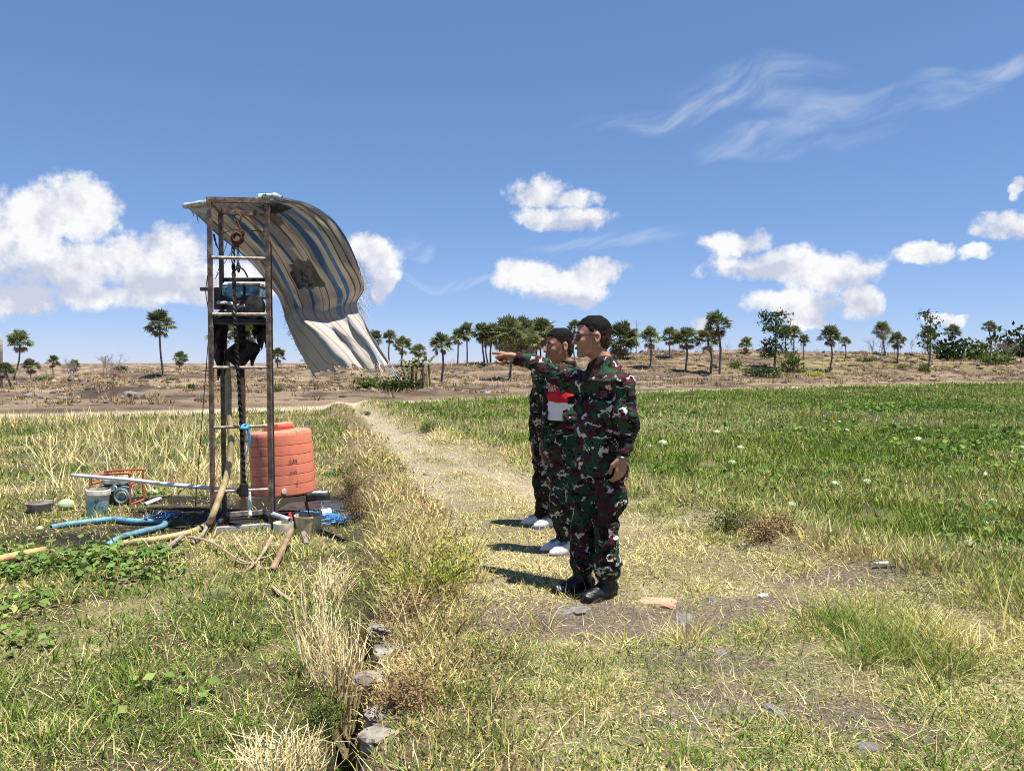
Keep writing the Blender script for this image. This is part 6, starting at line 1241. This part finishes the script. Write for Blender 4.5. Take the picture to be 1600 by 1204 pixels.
        if bs: S.cone(an*np.array([1, 1, 0])+UPV*(org[2]+.07), an+(J['kn'+sd]-an)*.33, .052, .060, .015); S.noise(.007, 20, 9, (1, 1, 1.5)); S.noise(.004, 45, 10)
        else: S.cone(an*np.array([1, 1, 0])+UPV*(org[2]+.07), an*np.array([1, 1, 0])+UPV*(org[2]+.10), .045, .046, .012)
        S.f = np.maximum(S.f, (org[2]+.012-(S.lo[2]+S.h*np.arange(S.n[2])))[None, None, :].astype(np.float32)); sh, SV, SQ = sdf_obj('boot' if bs else 'shoe', S, 'boot_leather' if bs else 'shoe_white', org, body, 1)
        # sole
        out = []
        for a in np.linspace(0, 6.283, 28)[:-1]:
            t = math.cos(a); q = (heel+toe)/2+d*t*(np.linalg.norm(toe-heel)/2+.045)+side*math.sin(a)*(.043+.008*t)*(1 if abs(math.sin(a)) < .98 else .98); out.append(q)
        n0 = len(out); mb = MB(); mb.add([Vector((p[0], p[1], org[2]-.004)-Vector(org)) if False else Vector((p[0]-org[0], p[1]-org[1], -.006)) for p in out]+[Vector((p[0]-org[0], p[1]-org[1], .022)) for p in out], [tuple(range(n0-1, -1, -1)), tuple(range(n0, 2*n0))]+[(i, (i+1) % n0, n0+(i+1) % n0, n0+i) for i in range(n0)]); mb.build('sole', 'boot_sole' if bs else 'shoe_grey', sh)
        if bs:
            mb = MB()
            for i in range(5):
                b = toe*.35+an*.65; zc = org[2]+.085+i*.03; c_ = np.array([an[0], an[1], zc])+d*(.056-.004*i); mb.tube([Vector(c_-side*.022-org), Vector(c_+d*.008-org), Vector(c_+side*.022-org)], .004, 5)
            mb.build('lace', 'thread_black', sh)
        else:
            mb = MB(); c_ = (heel*.35+toe*.65)+UPV*.048; mb.add([Vector(c_+side*x+d*y+UPV*(z)-org) for x, y, z in ((-.02, -.05, .03), (.02, -.05, .03), (.022, .03, .0), (-.022, .03, .0))], [(0, 1, 2, 3)]); mb.build('tongue', 'shoe_grey', sh)
    return body, bv, dict(org=org, F=F, Rt=Rt_, J=J, V=JV, Q=JQ)
skinmat('lip_tone', (.26, .10, .075))
# front man -------------------------------------------------------------
camo('camo_front', 7.3, 1.4); camo('camo_front_trousers', 2.3, 1.4, .8); camo('camo_second', 9.4, 1.5, .85); camo('camo_third', 5.7, 1.6, .6)
o1 = gnd(928, 926); o1.z = zat(o1.x, o1.y); B1 = o1.y
def a1(px, py, dy): return at(px, py, B1+dy)
J1 = dict(head=a1(926, 527, .02), neck=a1(943, 572, .03), chest=a1(940, 622, .03), pelvis=a1(938, 722, .03),
          shL=a1(974, 598, -.13), elL=a1(984, 660, -.17), wrL=a1(972, 714, -.20), shR=a1(900, 595, .17), elR=a1(852, 579, .30), wrR=a1(806, 559, .36),
          hipL=a1(952, 745, -.05), hipR=a1(914, 745, .08), knL=a1(949, 822, -.08), knR=a1(911, 822, .04), anL=a1(949, 898, -.05), anR=a1(910, 896, .06), toeL=a1(928, 925, -.13), toeR=a1(880, 918, .0))
for q in ('anL', 'anR'): J1[q].z = o1.z+.09
for q in ('toeL', 'toeR'): J1[q].z = o1.z+.03
sp1 = dict(J=J1, origin=o1, F=(-.74, -.67, 0), hf=(-1, -.10, -.02), hu=(.03, 0, 1), hs=1.01, glasses=True, skin='skin_tan', line=-.002, grow=.006, trousers='camo_front_trousers', jacket='camo_front', hem=float(a1(0, 736, 0).z), shoe='boot',
           label='man in camouflage uniform, black boots and sunglasses pointing left',
           handR=dict(d=(-1, .18, .16), n=(-.2, -.35, -1), t=(-.1, -.9, .45), curl=1.25, point=True, sc=1.16), handL=dict(d=(-.12, -.05, -1), n=(-.4, .8, 0), t=(-.85, -.45, 0), curl=.45))
p1, bv1, m1 = person(sp1)
def lay(person_, bv_, m_, name, px, py, Y, w, h, mat, dirn, off=.005, **kw):
    d = Vector(dirn).normalized(); ud = d.cross(Vector((0, 0, 1))).normalized(); vd = ud.cross(d).normalized(); return conform(name, bv_, None, at(px, py, Y), ud, vd, w, h, d, mat, m_['org'], person_, off, **kw)
vd1 = (.62, .78, 0)
lay(p1, bv1, m1, 'pocket_flap', 950, 632, B1-.05, .13, .055, 'camo_front', vd1, .010); pk = lay(p1, bv1, m1, 'chest_pocket', 949, 652, B1-.05, .125, .12, 'camo_front', vd1, .006); lay(p1, bv1, m1, 'pocket_flap', 899, 625, B1+.05, .10, .05, 'camo_front_trousers', vd1, .010)
lay(p1, bv1, m1, 'name_tape', 950, 597, B1-.05, .125, .028, simple('tape_brown', (.09, .055, .05), (.06, .045, .04), .9, 40), vd1, .008); tp_, tf_ = text_pts('TNI AD', .026); lay(p1, bv1, m1, 'tape_lettering', 950, 600, B1-.05, 0, 0, 'thread_black', vd1, .0125, pts=tp_, faces=tf_)
lay(p1, bv1, m1, 'badge', 953, 615, B1-.05, .04, .04, 'tape_brown', vd1, .009); lay(p1, bv1, m1, 'sleeve_badge', 983, 612, B1-.15, .05, .055, 'thread_black', (-.2, 1, 0), .006); lay(p1, bv1, m1, 'sleeve_pocket', 983, 640, B1-.15, .07, .08, 'camo_front_trousers', (-.2, 1, 0), .005)
mb = MB(); w_ = NP(J1['wrL']); d_ = nrm(NP(J1['wrL'])-NP(J1['elL'])); mb.torus(Vector(w_+d_*.004-NP(o1)), .031, .006, Vector((0, 0, 1)).rotation_difference(Vector(d_)).to_matrix(), 20, 6); wt_ = mb.build('watch', 'watch_metal', p1, smooth=True)
mb = MB(); w_ = NP(J1['wrR']); d_ = nrm(NP(J1['wrR'])-NP(J1['elR'])); mb.torus(Vector(w_-d_*.012-NP(o1)), .040, .011, Vector((0, 0, 1)).rotation_difference(Vector(d_)).to_matrix(), 22, 8); mb.build('cuff', 'thread_black', p1, smooth=True)
# second man --------------------------------------------------------------
o2 = gnd(888, 866); o2.z = zat(o2.x, o2.y); B2 = o2.y
def a2(px, py, dy): return at(px, py, B2+dy)
J2 = dict(head=a2(874, 541, .0), neck=a2(884, 577, .02), chest=a2(880, 618, .03), pelvis=a2(882, 690, .03),
          shL=a2(918, 598, -.06), elL=a2(925, 650, -.05), wrL=a2(920, 705, -.06), shR=a2(850, 590, .13), elR=a2(845, 640, .2), wrR=a2(850, 690, .2),
          hipL=a2(900, 705, .0), hipR=a2(872, 705, .08), knL=a2(898, 782, -.02), knR=a2(876, 782, .06), anL=a2(897, 850, .0), anR=a2(884, 846, .10), toeL=a2(868, 866, -.05), toeR=a2(850, 860, .06))
for q in ('anL', 'anR'): J2[q].z = o2.z+.09
for q in ('toeL', 'toeR'): J2[q].z = o2.z+.03
sp2 = dict(J=J2, origin=o2, F=(-.62, -.78, 0), hf=(-.93, -.37, -.04), hs=1.0, skin='skin_brown', line=-.006, grow=.008, trousers='camo_second', jacket='camo_second', hem=float(a2(0, 668, 0).z), shoe='shoe', blouse=False, open=True, oshift=.0,
           label='smiling man in open camouflage jacket over red and white shirt, standing second', handR=dict(d=(0, 0, -1), n=(.6, .5, 0), t=(-.7, -.6, 0), curl=.4), handL=dict(d=(0, 0, -1), n=(-.6, .5, 0), t=(-.6, -.7, 0), curl=.4))
p2, bv2, m2 = person(sp2)
# his shirt
J = {k: NP(v) for k, v in J2.items()}; F2 = nrm(np.array([-.62, -.78, 0])); UPV = np.array([0, 0, 1.]); S = SDF(np.minimum(J['chest'], J['pelvis'])-.28, np.maximum(J['chest'], J['neck'])+.25, .006)
hem2 = float(a2(0, 656, 0).z); S.cone(J['chest']+UPV*.06, J['pelvis'], .149, .156, .05, flat=.72, F=F2); S.cone(J['neck']-UPV*.04, J['chest'], .075, .13, .05, flat=.8, F=F2); S.noise(.022, 6, 21, (1, 1, 1.6)); S.noise(.014, 14, 22, (.8, .8, 2.0), True); S.f = np.maximum(S.f, (hem2-(S.lo[2]+S.h*np.arange(S.n[2])))[None, None, :].astype(np.float32))
def shirtm(n):
    sp = n.new('ShaderNodeSeparateXYZ'); p = n.coord('Object'); n.L.new(p, sp.inputs[0]); z = n.math('MULTIPLY_ADD', n.noise(p, 6, 3), .05, sp.outputs[2]); zb = float(a2(0, 627, 0).z-o2.z)+.025
    return n.prin(n.mix(n.mapr(z, zb-.004, zb+.004), (.80, .79, .82), (.66, .022, .04)), .75, 0, .2, n.bump(n.noise(p, 22, 3), .3, .02))
material('flag_shirt', shirtm); so, SV, SQ = sdf_obj('shirt', S, 'flag_shirt', NP(o2), p2, 1); bvs = BVHTree.FromPolygons([Vector(v) for v in SV], [tuple(q) for q in SQ.tolist()])
tp_, tf_ = text_pts('INDONESIA', .042); lay(p2, bvs, m2, 'shirt_lettering', 836, 611, B2-.1, 0, 0, 'flag_white', (.60, .80, 0), .004, pts=tp_, faces=tf_)
mb = MB(); 
# third man -----------------------------------------------------------------
o3 = gnd(850, 822); o3.z = zat(o3.x, o3.y); B3 = o3.y
def a3(px, py, dy): return at(px, py, B3+dy)
J3 = dict(head=a3(876, 548, .02), neck=a3(876, 575, .03), chest=a3(868, 612, .03), pelvis=a3(860, 682, .03),
          shL=a3(898, 590, -.06), elL=a3(900, 640, -.05), wrL=a3(896, 690, -.06), shR=a3(845, 583, .08), elR=a3(840, 640, .10), wrR=a3(836, 692, .06),
          hipL=a3(874, 692, .0), hipR=a3(850, 692, .08), knL=a3(870, 755, -.02), knR=a3(848, 752, .04), anL=a3(867, 808, .0), anR=a3(849, 803, .08), toeL=a3(842, 822, -.05), toeR=a3(820, 815, .06))
for q in ('anL', 'anR'): J3[q].z = o3.z+.09
for q in ('toeL', 'toeR'): J3[q].z = o3.z+.03
sp3 = dict(J=J3, origin=o3, F=(-.70, -.71, 0), hf=(-.9, -.4, 0), hs=.95, res=1.6, skin='skin_brown', line=-.004, grow=.009, trousers='camo_third', jacket='camo_third', hem=float(a3(0, 695, 0).z), shoe='shoe', blouse=False,
           label='man in camouflage and white shoes standing third, mostly hidden', handR=dict(d=(0, 0, -1), n=(.6, .5, 0), t=(-.7, -.6, 0), curl=.4), handL=dict(d=(0, 0, -1), n=(-.6, .5, 0), t=(-.6, -.7, 0), curl=.4))
p3, bv3, m3 = person(sp3)
lay(p3, bv3, m3, 'flag_patch', 838, 569, B3-.05, .05, .03, 'flag_red', (.1, 1, -.4), .006)
